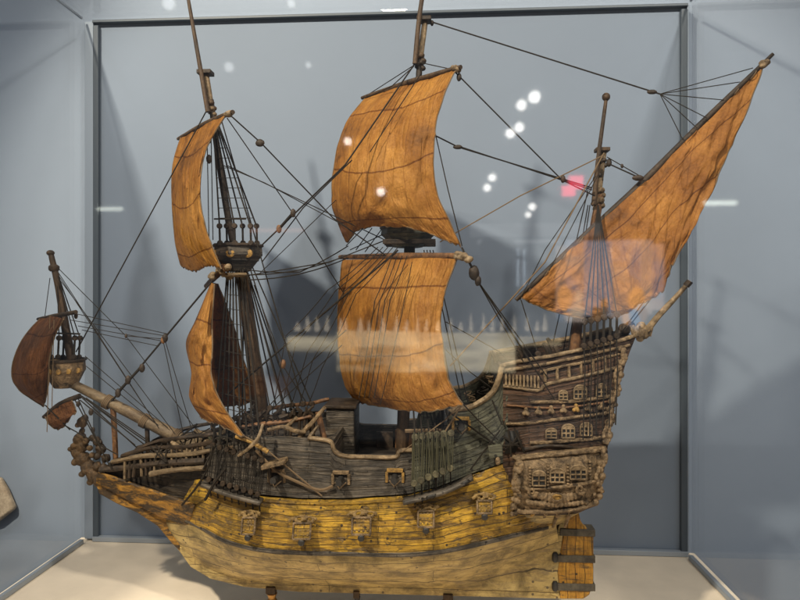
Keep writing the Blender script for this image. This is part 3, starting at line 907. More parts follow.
for a in ((250, 524, 15, 15), (303, 529, 17, 14), (362, 524, 18, 15), (426, 517, 15, 14), (484, 505, 14, 11)):
    gunport(*a)


def smallgun(px, py, col=None):
    c = S(px, py, 0.0)
    g = MB(); g.lathe(c + Vector((0, 0.014, 0.001)), [(0.005, 0), (0.0046, -0.018), (0.0036, -0.030), (0.0050, -0.034), (0.0046, -0.037), (0.002, -0.037)], 'Y', 12)
    gg = g.build('cannon', M['black'], ship)
    f = MB(); w = 0.012; h = 0.010
    f.box(c + Vector((0, -0.001, h)), (2 * w, 0.006, 0.005)); f.box(c + Vector((-w, -0.001, 0)), (0.004, 0.006, 2 * h - 0.005)); f.box(c + Vector((w, -0.001, 0)), (0.004, 0.006, 2 * h - 0.005))
    f.build('port_frame', col or M['carved'], gg, bevel=0.0006)
    b = MB(); b.box(c + Vector((0, 0.002, 0)), (2 * w - 0.004, 0.003, 2 * h)); b.build('opening', M['hole_shade'], gg)  # dark sheet in place of the shade inside the port
    k = MB(); k.tube([c + Vector((-0.008, -0.004, -0.004)), c + Vector((0, -0.014, -0.010)), c + Vector((0.008, -0.004, -0.004))], 0.0012, 5); k.build('lashing', M['rope_pale'], gg)


smallgun(341, 479)
smallgun(395, 477, M['gilt'])
smallgun(461, 425, M['gilt'])
smallgun(277, 477)

# ---- deadeyes, channels
ED = {}


def deadeye(c, r=0.0052, parent=None, mat='dark'):
    mb = MB()
    mb.lathe(c + Vector((0, -0.003, 0)), [(r * 0.8, 0), (r, 0.0015), (r, 0.0045), (r * 0.8, 0.006)], 'Y', 12)
    for a in (90, 210, 330):
        mb.sph(c + Vector((r * .45 * math.cos(math.radians(a)), -0.003, r * .45 * math.sin(math.radians(a)))), r * 0.16, (1, .4, 1), 6)
    return mb.build('deadeye', M[mat], parent or ship)


def rope(name, pts, r=0.00085, sag=0.0, mat='rope', parent=None, n=5):
    pts = [Vector(p) for p in pts]
    out = []
    for a, b in zip(pts, pts[1:]):
        k = max(4, int((b - a).length / 0.05))
        for i in range(k):
            t = i / k
            out.append(a.lerp(b, t) - Vector((0, 0, sag * 4 * t * (1 - t))))
    out.append(pts[-1])
    return MB().tube(out, r, n, jit=0.0).build(name, M[mat], parent or ship)


def block(c, r=0.0055, parent=None, mat='dark', sc=(0.8, 0.7, 1.25)):
    return MB().sph(c, r, sc, 10, 0.12, 200).build('block', M[mat], parent or ship)


def channel(pts, w, mat):
    """shelf standing off the side carrying deadeyes"""
    inner = [S(x, y, -0.002) for x, y in pts]; outer = [p + Vector((0, -w, 0)) for p in [S(x, y, 0) for x, y in pts]]
    inner = catmull(inner, 4); outer = catmull(outer, 4)
    mb = MB(); mb.grid([inner, outer], [[(p.x, 0) for p in inner], [(p.x, w) for p in outer]])
    return mb.build('channel', mat, ship, solid=0.005, off=0)


channel([(205, 480), (225, 488), (245, 494), (264, 499)], 0.022, M['grey'])
channel([(404, 498), (425, 493), (448, 486), (472, 474)], 0.024, M['grey'])

MASTF = [P(262, 450), P(252, 350), P(240, 262)]
TOPF = P(236, 255); TOPM = P(408, 240)
# fore lower shrouds, port (bottom on channel)
for i, (bx, tx) in enumerate(((209, 228), (216, 229), (223, 231), (230, 233), (237, 235), (244, 237), (251, 240), (258, 242))):
    ly = 478 + (bx - 205) * 0.30
    lo = S(bx, ly, 0.020); up = W(bx + 4, ly - 34, lo.y + 0.008)
    d1 = deadeye(lo, .0044); d2 = deadeye(up, .0044)
    for k in (-1, 0, 1): rope('lanyard', [lo + Vector((k * .003, -0.001, 0)), up + Vector((k * .003, -0.001, 0))], 0.0007, mat='rope', parent=d1)
    rope('chainplate', [lo, S(bx + 2, ly + 17, 0.003)], 0.0012)
    rope('shroud', [up, W(tx, 262, 0.985)], 0.0015)
# fore starboard shrouds
for bx in (238, 248, 258, 268, 278, 288, 298):
    rope('shroud', [W(bx + 4, 432, 1.10), W(244, 262, 1.01)], 0.0014)
# backstays that land on the forecastle rail with hearts
for (bx, by, Yb, tx, ty) in ((270, 408, .93, 243, 268), (283, 406, .93, 246, 268), (303, 404, .95, 222, 122), (292, 405, .95, 250, 268), (312, 404, .97, 252, 266)):
    e = W(bx, by, Yb); rope('backstay', [e, W(tx, ty, .99)], 0.0011); deadeye(e, 0.0046)
# ratlines fore lower
for k in range(11):
    t = 0.05 + k / 11 * 0.85
    rope('ratline', [W(216 + (229 - 216) * t, 444 + (262 - 444) * t, .885 + .1 * t), W(261 + (242 - 261) * t, 456 + (262 - 456) * t, .885 + .1 * t)], 0.0006)

# main shrouds port
for i in range(6):
    bx = 414 + i * 7.2
    ly = 481 - i * 3.0
    lo = S(bx, ly + 2, 0.022); up = W(bx + 1, 437 - i * 0.8, lo.y + 0.006)
    d1 = deadeye(lo, mat='green_wood' if 'green_wood' in M else 'carved'); d2 = deadeye(up, mat='green_wood')
    for k in (-1, 0, 1): rope('lanyard', [lo + Vector((k * .0032, -0.001, 0)), up + Vector((k * .0032, -0.001, 0))], 0.0008, mat='rope_green', parent=d1)
    rope('chainplate', [lo, S(bx + 1, ly + 24, 0.003)], 0.0012)
    rope('shroud', [up, W(405 + i * 1.6, 247, 0.985)], 0.0014)
for bx in (424, 436, 448, 458):
    rope('shroud', [W(bx, 420, 1.09), W(412, 247, 1.01)], 0.0011)
for (bx, tx) in ((440, 428), (447, 431), (456, 434), (462, 437)):
    rope('backstay', [W(bx + 6, 402, .93), W(tx - 4, 250, .96)], 0.0010)
rope('rail_rope', [S(405, 431, 0.012), S(444, 430, 0.012)], 0.0028, mat='rope_pale')
for k in range(6):
    t = k / 6
    rope('ratline', [W(413 - 6 * t, 428 - 170 * t, .885 + .1 * t), W(450 - 30 * t, 425 - 165 * t, .885 + .1 * t)], 0.0006)

# mizzen shrouds port
for i in range(6):
    bx = 584 + i * 6.5
    lo = S(bx, 346 - i * 2, 0.008, castle); up = W(bx + 0.5, 322 - i * 1.5, lo.y + .01)
    deadeye(lo, 0.0045); deadeye(up, 0.0050)
    rope('lanyard', [lo, up], 0.0020, mat='rope')
    rope('chainplate', [lo, S(bx + 1, 372, 0.008, castle), S(bx - 1, 440 - i * 3, 0.012, castle)], 0.0010)
    rope('shroud', [up, W(598, 205, 0.955)], 0.0011)
for (a, b) in (((568, 351, 1.0), (590, 205, .98)), ((563, 353, 1.05), (588, 205, 1.0)), ((613, 344, .95), (648, 296, .95)), ((626, 330, .95), (650, 300, .95)), ((550, 356, .98), (588, 190, .98))):
    rope('stay', [W(*a), W(*b)], 0.0009)

# ---- masts
def spar(name, pts, rr, mat, parent=None, n=10, jit=0.03, seg=5):
    return MB().tube(catmull([Vector(p) for p in pts], seg), rr, n, jit=jit).build(name, M[mat], parent or ship)


fm = spar('foremast', [P(268, 470), P(257, 385), P(247, 310), P(238, 250)], [0.0135, 0.0120, 0.0095], 'mast', n=14)
spar('topmast', [P(238, 268), P(226, 205), P(216, 140), P(211, 100)], [0.0062, 0.0055, 0.0048], 'dark', fm)
spar('masthead', [P(212, 112), P(206, 74)], [0.0052, 0.0050], 'pale', fm)
MB().box(P(205.5, 73), (0.024, 0.020, 0.007)).build('mast_cap', M['dark'], fm, bevel=0.001)
spar('topgallant_mast', [P(208, 112, .99), P(201, 72, .99), P(194, 32, .99), P(186, -14, .99)], [0.0042, 0.0036, 0.0028], 'mast', fm)
mm = spar('mainmast', [P(401, 480), P(404, 400), P(407, 320), P(410, 235)], [0.0105, 0.0100, 0.0090], 'mast', n=14)
spar('topmast', [P(410, 250), P(414, 160), P(420, 58)], [0.0068, 0.0058, 0.0050], 'dark', mm)
spar('masthead', [P(420, 60), P(425, 22)], [0.0050, 0.0048], 'pale', mm)
MB().box(P(424, 20), (0.024, 0.020, 0.007)).build('mast_cap', M['dark'], mm, bevel=0.001)
spar('topgallant_mast', [P(415, 64, .99), P(419, 20, .99), P(424, -14, .99)], [0.0042, 0.0036], 'mast', mm)
zm = spar('mizzenmast', [P(573, 362), P(581, 300), P(590, 250), P(600, 195)], [0.0088, 0.0078, 0.0066], 'rust', n=14)
spar('masthead', [P(596, 210), P(600, 180), P(604, 150)], [0.0058, 0.0052, 0.0048], 'pale', zm)
spar('topgallant_mast', [P(594, 205, .99), P(598, 160, .99), P(606, 100, .99)], [0.0046, 0.0036, 0.0028], 'mast', zm)
MB().sph(P(606, 97, .99), 0.0065, (1, 1, 1), 12, .08).build('mast_ball', M['mast'], zm)
MB().box(P(602, 150), (0.022, 0.018, 0.006)).build('mast_cap', M['mast'], zm, bevel=0.001)
for (x, y, r, mt, par) in ((211, 106, .009, 'mast', fm), (212, 112, .008, 'rope_pale', fm), (420, 59, .010, 'mast', mm), (420, 66, .009, 'dark', mm), (598, 178, .008, 'dark', zm), (599, 193, .010, 'rope_pale', zm), (598, 203, .011, 'rope_pale', zm), (602, 163, .008, 'dark', zm)):
    mb = MB()
    for k in range(5):
        a = k * 1.3; mb.sph(P(x, y) + Vector((r * .5 * math.cos(a), r * .5 * math.sin(a), (k - 2) * 0.002)), r * 0.62, (1, 1, .8), 9, .3, 300)
    mb.build('rope_binding', M[mt], par, remesh=0.0012)

bs = spar('bowsprit', [P(238, 468), P(196, 447), P(150, 423), P(105, 400), P(60, 378)], [0.0125, 0.0122, 0.0105, 0.0085, 0.0070], 'sprit', n=14)
for x, y in ((108, 402), (145, 421), (176, 436)):
    c = P(x, y)
    d = Vector((1, 0, -0.5)).normalized()
    mb = MB()
    for k in range(4): 
        cc = c + d * (k - 1.5) * 0.0028
        mb.tube([cc + (Vector((0, 0, 1)) - d * d.z).normalized() * 0.0112 * math.cos(a) + Vector((0, 1, 0)) * 0.0112 * math.sin(a) for a in [2 * math.pi * j / 14 for j in range(15)]], 0.0015, 5)
    mb.build('rope_binding', M['rope_pale'], bs)
spar('strut', [P(113, 406), P(115, 440), P(116, 474)], [0.0050, 0.0042], 'rust', n=8)
spar('strut', [P(147, 424), P(148, 455)], [0.0042, 0.0036], 'dark', n=8)
st = spar('sprit_topmast', [P(72, 362), P(66, 330), P(59, 290), P(51, 254)], [0.0075, 0.0062, 0.0044], 'mast')
MB().sph(P(50.5, 253), 0.0065, (1, 1, .8), 12).build('mast_ball', M['mast'], st)
MB().lathe(P(54, 268), [(0.006, -.006), (0.0085, -.003), (0.0085, .003), (0.005, .006)], 'Z', 10).build('mast_collar', M['dark'], st)


def tub(px, py0, py1, r0, r1, mat, Y=1.0, n=8):
    a = P(px, py0, Y); b = P(px, py1, Y); h = a.z - b.z
    mb = MB()
    prof = [(0.003, 0), (r0 * 0.8, -0.006), (r0, 0.001), (r1, h * 0.5), (r1 * 1.06, h * .55), (r1 * 1.02, h), (r1 * 0.94, h), (r1 * 0.9, h * .3), (0.003, h * .3)]
    mb.lathe(b, prof, 'Z', n)
    o = mb.build('fighting_top', mat, ship, smooth=False, bevel=0.001)
    rr = MB(); rr.tube([b + Vector((r1 * 1.04 * math.cos(t), r1 * 1.04 * math.sin(t), h)) for t in [2 * math.pi * k / n for k in range(n + 1)]], 0.0026, 6)
    rr.build('top_rim', M['dark'], o)
    return o, a, b, h


o, a, b, h = tub(238, 246, 268, 0.026, 0.040, M['grey'])
for k in (-1, 0, 1):
    MB().lathe(b + Vector((0.026 * k, -0.037 + 0.010 * abs(k), h * .62)), [(0.007, 0.003), (0.0075, -.002), (0.004, -.004)], 'Y', 12).build('medallion', M['gilt'], o)
o, a, b, h = tub(65, 360, 384, 0.022, 0.031, M['carved'], n=9)
for k in range(6):
    an = math.pi * (1.1 + k * 0.16)
    MB().lathe(b + Vector((0.030 * math.cos(an), 0.030 * math.sin(an), h * .6)), [(0.0045, 0.003), (0.0048, -.002), (0.003, -.003)], 'Y', 10).build('medallion', M['gilt'], o)
o, a, b, h = tub(408, 228, 244, 0.030, 0.043, M['green'])
# square trestle under the main top
for dy in (-0.03, 0.0, 0.03):
    MB().box(P(410, 243) + Vector((0, dy, 0)), (0.085, 0.006, 0.008)).build('trestle', M['dark'], ship, bevel=0.001)
# sprit topmast shrouds
for x, Yb in ((50, .985), (57, .98), (73, .985), (78, 1.0), (62, 1.02)):
    up = W(x + 2, 338, Yb); lo = W(x + 1, 357, Yb)
    deadeye(up, .0045); deadeye(lo, .0045); rope('lanyard', [up, lo], 0.0018)
    if x > 55: rope('shroud', [up, W(57, 272, 1.0)], 0.001)
rope('futtock_bar', [W(46, 333, .98), W(80, 334, .98)], 0.0016)
# fore topmast shrouds
for i, x in enumerate((219, 226, 234, 242, 250, 256)):
    Yb = .965 + (i % 2) * 0.03
    up = W(x + 0.5, 226, Yb); lo = W(x + 1, 243, Yb)
    deadeye(up, .0046); deadeye(lo, .0046); rope('lanyard', [up, lo], 0.0018)
    rope('shroud', [up, W(213 + i * 0.6, 118, .995)], 0.0014)
rope('futtock_bar', [W(214, 219, .96), W(246, 219, .96)], 0.0014)
for k in range(9):
    t = 0.04 + k * 0.1
    rope('ratline', [W(220 - 6 * t, 222 - 100 * t, .97), W(255 - 38 * t, 222 - 100 * t, .985)], 0.0006)


# ---- sails
def sail(name, rows, mat, parent=None, ku=14, kv=14, amp=0.0036, fringe=True, seed=0):
    R = [catmull([W(*q) for q in r], ku) for r in rows]
    n = len(R[0])
    cols = [catmull([r[i] for r in R], kv) for i in range(n)]
    m = len(cols[0])
    g = []; u = []
    for j in range(m):
        row = []; ur = []
        for i in range(n):
            p = cols[i][j]
            a = min(j, 6) / 6.0
            w = noise.noise(Vector((i / n * 7 + seed, j / m * 3, seed))) * amp * 1.6 + noise.noise(Vector((i / n * 22 + seed, j / m * 8, seed))) * amp * 0.6 + noise.noise(Vector((i / n * 6 + j / m * 9, i / n * 3 - j / m * 5, seed + 5))) * amp
            fu = i / (n - 1); fv = j / (m - 1)
            rd = 1 - abs(noise.noise(Vector((fu * 6.5 + seed + fv * 1.5, fv * 1.8, seed + 9)))) * 4.0
            w += max(0.0, rd) * amp * 1.1
            rd = 1 - abs(noise.noise(Vector((fu * 5 - fv * 5, fv * 4 + fu * 2, seed + 19)))) * 5.0
            w += max(0.0, rd) * amp * 0.7
            e = 0.0
            if j == m - 1 and fringe: e = noise.noise(Vector((i * 0.9, seed, 0))) * 0.004
            row.append(p + Vector((w * 0.5, -w, e))); ur.append((i / (n - 1), 1 - j / (m - 1)))
        g.append(row); u.append(ur)
    mb = MB(); mb.grid(g, u)
    o = mb.build(name, mat, parent or ship, sharp=0, solid=0.0008)
    # bolt rope around the edge
    edge = [r[0] for r in g] + g[-1][1:] + [r[-1] for r in g[::-1]][1:]
    MB().tube(edge, 0.0011, 5, caps=True).build('bolt_rope', M['rope_pale'], o)
    return o


# main topsail (rows from yard down; columns far/left to near/right)
sail('main_topsail', [
    [(366, 97, 1.08), (395, 88, 1.02), (425, 78, .97), (455, 69, .915)],
    [(345, 125, 1.05), (370, 122, .99), (402, 118, .945), (441, 100, .91)],
    [(333, 165, 1.02), (358, 170, .955), (395, 165, .92), (432, 150, .91)],
    [(332, 205, 1.02), (358, 210, .955), (398, 205, .92), (438, 195, .90)],
    [(347, 243, 1.06), (362, 228, .985), (410, 229, .935), (461, 246, .895)]], M['cloth'], seed=1.3)
sail('main_course', [
    [(342, 260, 1.10), (380, 259, 1.02), (420, 258, .94), (456, 259, .875)],
    [(338, 300, 1.07), (370, 300, .985), (410, 299, .905), (443, 296, .88)],
    [(338, 350, 1.06), (370, 352, .970), (410, 351, .880), (441, 340, .865)],
    [(345, 385, 1.07), (375, 388, .95), (412, 389, .868), (448, 378, .855)],
    [(354, 401, 1.09), (385, 407, .955), (425, 411, .868), (462, 404, .85)]], M['cloth'], seed=4.1)
sail('fore_topsail', [
    [(181, 137, 1.08), (195, 129, 1.03), (208, 122, .98), (226, 115, .92)],
    [(173, 165, 1.06), (182, 168, 1.00), (192, 165, .96), (206, 150, .93)],
    [(172, 200, 1.05), (181, 205, .99), (190, 203, .95), (200, 190, .92)],
    [(175, 240, 1.06), (184, 243, .99), (194, 238, .95), (206, 228, .915)],
    [(181, 266, 1.08), (195, 271, 1.01), (208, 266, .96), (221, 268, .92)]], M['cloth'], seed=7.7)
sail('fore_topsail_fold', [
    [(197, 266, 1.0), (206, 267, .99), (214, 268, .98)],
    [(202, 270, 1.03), (210, 272, 1.01), (216, 274, .99)]], M['cloth_dark'], ku=4, kv=4, seed=2) if False else None
fs = sail('foresail', [
    [(218, 284, 1.05), (214, 283, 1.03), (211, 283, 1.0), (212, 283, .96), (214, 284, .94)],
    [(232, 322, 1.09), (212, 322, 1.08), (196, 320, 1.0), (199, 322, .94), (212, 326, .925)],
    [(240, 350, 1.10), (214, 350, 1.10), (187, 342, 1.0), (195, 346, .925), (212, 348, .905)],
    [(248, 376, 1.10), (214, 380, 1.10), (192, 372, 1.0), (197, 376, .92), (211, 376, .905)],
    [(250, 398, 1.10), (218, 402, 1.10), (190, 396, 1.0), (199, 402, .91), (222, 404, .89)],
    [(246, 405, 1.08), (222, 407, 1.08), (200, 415, 1.0), (217, 424, .91), (244, 436, .88)]], M['cloth'], seed=9.2, amp=0.0075)
sail('sprit_topsail', [
    [(42, 317, 1.03), (50, 316, 1.0), (58, 317, .97), (64, 319, .96)],
    [(22, 340, 1.02), (32, 343, .97), (44, 343, .95), (54, 338, .96)],
    [(12, 372, 1.02), (24, 372, .965), (38, 372, .95), (49, 365, .96)],
    [(20, 390, 1.03), (28, 391, .98), (38, 388, .97), (49, 384, .97)],
    [(44, 406, 1.04), (44, 404, 1.02), (45, 402, 1.0), (46, 399, .99)]], M['cloth_dark'], seed=3.1, ku=6, kv=6)
sail('spritsail', [
    [(46, 416, 1.0), (58, 406, .985), (72, 400, .98)],
    [(49, 423, .99), (62, 418, .975), (76, 412, .975)],
    [(58, 430, 1.0), (66, 424, .985), (72, 414, .98)]], M['cloth_dark'], ku=5, kv=5, seed=5, amp=0.004)
sail('lateen_sail', [
    [(519, 298, .965), (575, 243, .972), (640, 184, .962), (700, 125, .940), (762, 68, .925)],
    [(530, 303, .965), (583, 266, .962), (640, 214, .950), (692, 158, .932), (744, 113, .925)],
    [(552, 311, .965), (595, 290, .955), (642, 248, .942), (684, 198, .928), (720, 170, .925)],
    [(580, 318, .965), (612, 307, .955), (645, 285, .942), (672, 248, .928), (693, 222, .925)],
    [(600, 318, .970), (622, 314, .962), (645, 302, .950), (662, 289, .938), (672, 264, .925)]], M['cloth_late'], seed=6.6)


def yard(pts, rr, mat='mast', tips=True):
    y = spar('yard', pts, rr, mat, n=10, jit=0.05)
    return y


def nubs(y, pts):
    for p in pts:
        mb = MB()
        for k in range(4): mb.sph(Vector(p) + Vector((random.uniform(-.005, .005), 0, random.uniform(-.003, .003))), 0.0055, (1, 1, .8), 8, .3, 300)
        mb.build('rope_knot', M['pale'], y, remesh=0.0012)


y = yard([W(362, 98, 1.085), W(410, 82, .99), W(461, 67, .905)], [0.0030, 0.0048, 0.0034])
nubs(y, [W(457, 69, .91)])
y = yard([W(340, 257, 1.11), W(400, 256, .98), W(466, 256, .865)], [0.0040, 0.0055, 0.0044], 'rust')
nubs(y, [W(462, 257, .868), W(468, 258, .862), W(458, 255, .87)])
y = yard([W(178, 139, 1.09), W(205, 124, .99), W(233, 112, .905)], [0.0028, 0.0045, 0.0034])
nubs(y, [W(228, 114, .91)])
y = yard([W(206, 286, 1.09), W(217, 275, .99), W(222, 268, .955), W(226, 268, .93)], [0.0040, 0.0060, 0.006], 'rust')
nubs(y, [W(220, 272, .94), W(214, 276, .95), (W(226, 268, .93)), W(230, 276, .96)])
MB().tube([W(222, 275, .94), W(246, 275, .97)], 0.0034, 8, jit=.1).build('parrel', M['pale'], y)
y = yard([W(38, 319, 1.04), W(55, 316, .99), W(76, 312, .95)], [0.0028, 0.0040, 0.0034], 'dark')
y = yard([W(44, 417, 1.0), W(60, 404, .985), W(80, 396, .98)], [0.0035, 0.0045], 'dark')
y = yard([W(516, 300, .965), W(580, 240, .972), W(640, 185, .962), W(700, 125, .940), W(773, 54, .922)], [0.0032, 0.0050, 0.0056, 0.0048, 0.0026], 'dark')
nubs(y, [W(764, 64, .922)])
for k in range(14):
    t = (k + .5) / 14
    c = W(519 + (760 - 519) * t, 298 + (67 - 298) * t, .970 - max(0, t - .45) * .085)
    MB().tube([c + Vector((0.004 * math.cos(a) + 0.002, 0.0062 * math.sin(a), 0.006 * math.cos(a))) for a in [2 * math.pi * j / 9 for j in range(10)]], 0.0009, 5).build('robband', M['rope_pale'], y)

# ---- running and standing rigging
R = rope
R('stay', [W(208, 108, 1), W(76, 352, 1)], 0.0011)                       # fore topmast stay
R('stay', [W(213, 280, .98), W(106, 408, .995)], 0.0016)                   # forestay
for x, yy in ((165, 338), (142, 368), (128, 380), (118, 393)): block(W(x, yy, .985), 0.0062)
R('stay', [W(142, 366, .984), W(118, 392, .988)], 0.0024)
R('stay', [W(416, 62, 1), W(345, 165, .90), W(262, 245, .96)], 0.0013)      # main topmast stay
block(W(293, 213, .925)); block(W(279, 229, .94), mat='rust')
R('stay', [W(293, 213, .927), W(279, 229, .942)], 0.0024)
R('stay', [W(398, 250, .93), W(330, 308, .93), W(256, 370, .96), W(226, 396, .97)], 0.0015)
R('stay', [W(414, 66, 1), W(392, 86, .99), W(368, 97, 1.06)], 0.0009)
R('lift', [W(418, 62, 1), W(455, 70, .92)], 0.0008)
R('lift', [W(416, 64, 1), W(366, 96, 1.08)], 0.0008)
R('stay', [W(432, 22, 1), W(660, 94, .94)], 0.0012)
block(W(652, 92, .941), 0.005, sc=(1.6, .6, .7)); block(W(432, 23, 1), 0.004)
for x, yy in ((753, 68), (740, 82), (724, 100), (707, 118), (697, 128), (683, 140)):
    R('crowfoot', [W(660, 94, .94), W(x, yy, .93)], 0.0007)
R('brace', [W(455, 72, .915), W(562, 180, .96), W(595, 196, .98)], 0.0011); block(W(563, 179, .96), 0.005); block(W(459, 77, .915), 0.005)
R('brace', [W(432, 134, .93), W(458, 147, .94), W(592, 188, .98)], 0.0012); block(W(458, 147, .94), 0.005, sc=(1.5, .6, .7))
R('brace', [W(458, 146, .94), W(592, 190, .98)], 0.0010)
R('brace', [W(440, 242, .93), W(520, 196, .94), W(604, 155, .98)], 0.0010, mat='rope_pale')
R('brace', [W(604, 153, .98), W(545, 262, .93), W(450, 366, .90)], 0.0012, mat='rope_pale')
R('brace', [W(598, 175, .97), W(549, 271, .955)], 0.0008)
R('tack', [W(521, 300, .96), W(538, 354, .93)], 0.0009); deadeye(W(538, 354, .92), 0.0046)
R('sheet', [W(520, 300, .96), W(545, 250, .96), W(596, 176, .97)], 0.0008)
R('brace', [W(468, 260, .865), W(474, 272, .868)], 0.0018); block(W(474, 273, .868), 0.0085, sc=(.9, .7, 1.3)); block(W(478, 281, .868), 0.006)
for bx, by in ((530, 360), (524, 363), (548, 378), (556, 402)):
    R('brace', [W(477, 280, .87), W(bx, by, .905)], 0.0009)
R('lift', [W(607, 163, .98), W(640, 178, .95)], 0.0012); R('lift', [W(607, 157, .98), W(640, 176, .95)], 0.0008)
block(W(609, 163, .98)); block(W(638, 178, .95), 0.0065, sc=(1.4, .7, .7)); block(W(622, 166, .965), 0.003)
R('brace', [W(231, 116, .905), W(261, 143, .93), W(333, 218, 1.0), W(385, 255, 1.0)], 0.0012); block(W(260, 143, .93), 0.0062, sc=(1.2, .7, 1))
R('brace', [W(227, 118, .91), W(296, 218, .98), W(348, 300, 1.06)], 0.0009)
R('brace', [W(226, 165, .97), W(300, 200, .97), W(385, 240, 1.0)], 0.0009); R('brace', [W(222, 165, .97), W(265, 183, .97), W(345, 226, .98)], 0.0008)
block(W(209, 159, .96), 0.006); block(W(209, 140, .97), 0.005)
R('halyard', [W(207, 130, .97), W(209, 240, .96)], 0.0008); R('halyard', [W(211, 130, .97), W(213, 240, .96)], 0.0008)
for (a, b, c) in ((275, 272, 255), (280, 276, 258), (270, 274, 246)):
    R('brace', [W(248, a, .96), W(300, b - 6 + 4, .97), W(348, c, 1.06)], 0.0010, sag=0.002)
R('brace', [W(245, 276, .96), W(330, 262, .98), W(386, 240, .99)], 0.0010)
# lines led over the main course
random.seed(11)
for k in range(9):
    x0 = 372 + k * 5; x1 = 300 + k * 9 + random.uniform(-4, 4); y1 = 330 + k * 8
    R('buntline', [W(x0 + 6, 247, .915), W((x0 + x1) / 2 - 8, 290 + k, .885), W(x1 - 14, y1 + 6, .90), W(272 + k * 8, 414, .93)] if k < 5 else [W(x0 - 5, 256, .90), W(x0 - 22, 300, .885), W(x0 - 38, 398, .89)], 0.0007, sag=0.003)
R('buntline', [W(412, 262, .90), W(398, 330, .875), W(380, 405, .90)], 0.0006, sag=.003)
R('bowline', [W(346, 330, 1.0), W(300, 372, .96), W(258, 418, .93)], 0.0009)
R('bowline', [W(342, 345, 1.0), W(262, 418, .93)], 0.0008); block(W(283, 364, .95), .006, mat='rust')
R('stay', [W(283, 364, .95), W(254, 285, .98)], 0.0008); R('stay', [W(283, 366, .95), W(306, 402, .95)], 0.0009)
R('brace', [W(370, 152, .925), W(420, 75, .95)], 0.0008)
R('bowline', [W(352, 160, .925), W(303, 208, .93), W(262, 262, .96)], 0.0010)
R('bowline', [W(336, 200, 1.0), W(258, 275, .97)], 0.0007)
# between main and stern at low height
R('sheet', [W(446, 322, .88), W(500, 352, .95), W(520, 375, .95)], 0.0008)
R('sheet', [W(446, 350, .88), W(470, 372, .93), W(497, 392, .93)], 0.0008)
R('sheet', [W(462, 403, .87), W(445, 420, .87), W(402, 452, .88)], 0.0010, mat='rope_pale')
R('sheet', [W(462, 403, .87), W(478, 420, .88), W(498, 440, .89)], 0.0010)
R('tack', [W(462, 404, .87), W(440, 440, .875)], 0.0014, mat='rope_pale')
R('sheet', [W(430, 110, .92), W(448, 190, .90), W(462, 246, .89)], 0.0009)
R('clewline', [W(462, 248, .89), W(466, 257, .87)], 0.0016)
for (x0, y0, x1, y1) in ((346, 246, 420, 170), (350, 250, 388, 232), (356, 250, 372, 228), (365, 252, 384, 226)):
    R('clewline', [W(x0, y0, 1.05), W(x1, y1, 1.08)], 0.0009)
# bow lines
for (a, b) in (((58, 268), (126, 336)), ((126, 336), (204, 440)), ((58, 272), (160, 430)), ((60, 280), (178, 438)), ((59, 276), (160, 430)),
               ((77, 314), (168, 334)), ((70, 320), (166, 336)), ((78, 326), (162, 341)), ((82, 330), (158, 346)), ((85, 356), (168, 428)), ((86, 366), (158, 425)),
               ((50, 278), (45, 316)), ((163, 340), (186, 446)), ((165, 340), (196, 444)), ((126, 336), (164, 339))):
    R('line', [W(a[0], a[1], .985), W(b[0], b[1], .99)], 0.00065, mat='rope')
block(W(126, 336, .985), 0.003); block(W(76, 316, .96), 0.004); block(W(163, 340, .985), 0.005, mat='rust')
for x, y1, l in ((50, 315, 400), (54, 320, 415), (49, 360, 440)):
    R('line', [W(x, y1, .955), W(x - 2, l - 8, .965)], 0.0007, mat='rope_pale')
for (a, b) in (((74, 398), (112, 470)), ((77, 396), (104, 455)), ((78, 394), (200, 505)), ((82, 396), (190, 480)), ((84, 398), (158, 450)), ((86, 398), (147, 440)), ((70, 430), (45, 405)), ((80, 400), (135, 445)), ((64, 425), (118, 455)), ((210, 428), (160, 455))):
    R('line', [W(a[0], a[1], .98), W(b[0], b[1], .965)], 0.0010)
for k in range(4): block(W(78 + k * 7.5, 404 + k * 13, .975), 0.0042)
block(W(91, 412, .975), .005)
R('stay', [W(197, 424, .97), W(168, 446, .975), W(158, 455, .98)], 0.0018); block(W(172, 442, .975), .0052)
# anchor cables and boat hooks on the bow side
R('cable', catmull([W(213, 446, .90), W(209, 465, .905), W(198, 485, .91), W(182, 505, .94)], 5), 0.0018)
R('cable', catmull([W(226, 468, .895), W(215, 482, .895), W(205, 500, .90)], 5), 0.0022)
R('cable', catmull([W(256, 450, .885), W(275, 470, .885), W(300, 483, .882), W(320, 490, .88), W(333, 486, .88)], 4), 0.0022, mat='rope_pale')
R('line', [W(233, 430, .88), W(262, 446, .88), W(322, 496, .88)], 0.0012, mat='rope_pale')

# ---- beakhead
mb = MB(); mb.prism([P(x, y) for x, y in ((182, 549), (174, 541), (160, 524), (140, 511), (120, 502), (102, 492), (98, 480), (120, 482), (150, 492), (176, 503), (182, 520))], 0.990, 1.010)
mb.build('beak_knee', M['beak'], ship, bevel=0.002)
mb = MB(); mb.prism([P(x, y) for x, y in ((166, 528), (170, 535), (175, 542), (181, 549), (188, 555.5), (196, 561.5), (205, 567), (215, 571.5), (227, 575.5), (240, 578.5), (240, 570), (200, 552), (178, 522))], .992, 1.008); mb.build('stem', M['olive'], ship, bevel=.001)
BK = Loft([[(98, 482, .010), (130, 499, .014), (165, 517, .020), (190, 524, .035)], [(98, 476, .015), (140, 491, .024), (170, 503, .036), (194, 512, .052)], [(100, 471, .016), (140, 485, .030), (170, 495, .046), (196, 504, .062)]])
mb = MB(); BK.make(mb, 30, 4, 2, amp=0.002); mb.build('beak_side', M['beak'], ship, sharp=0, solid=0.004)
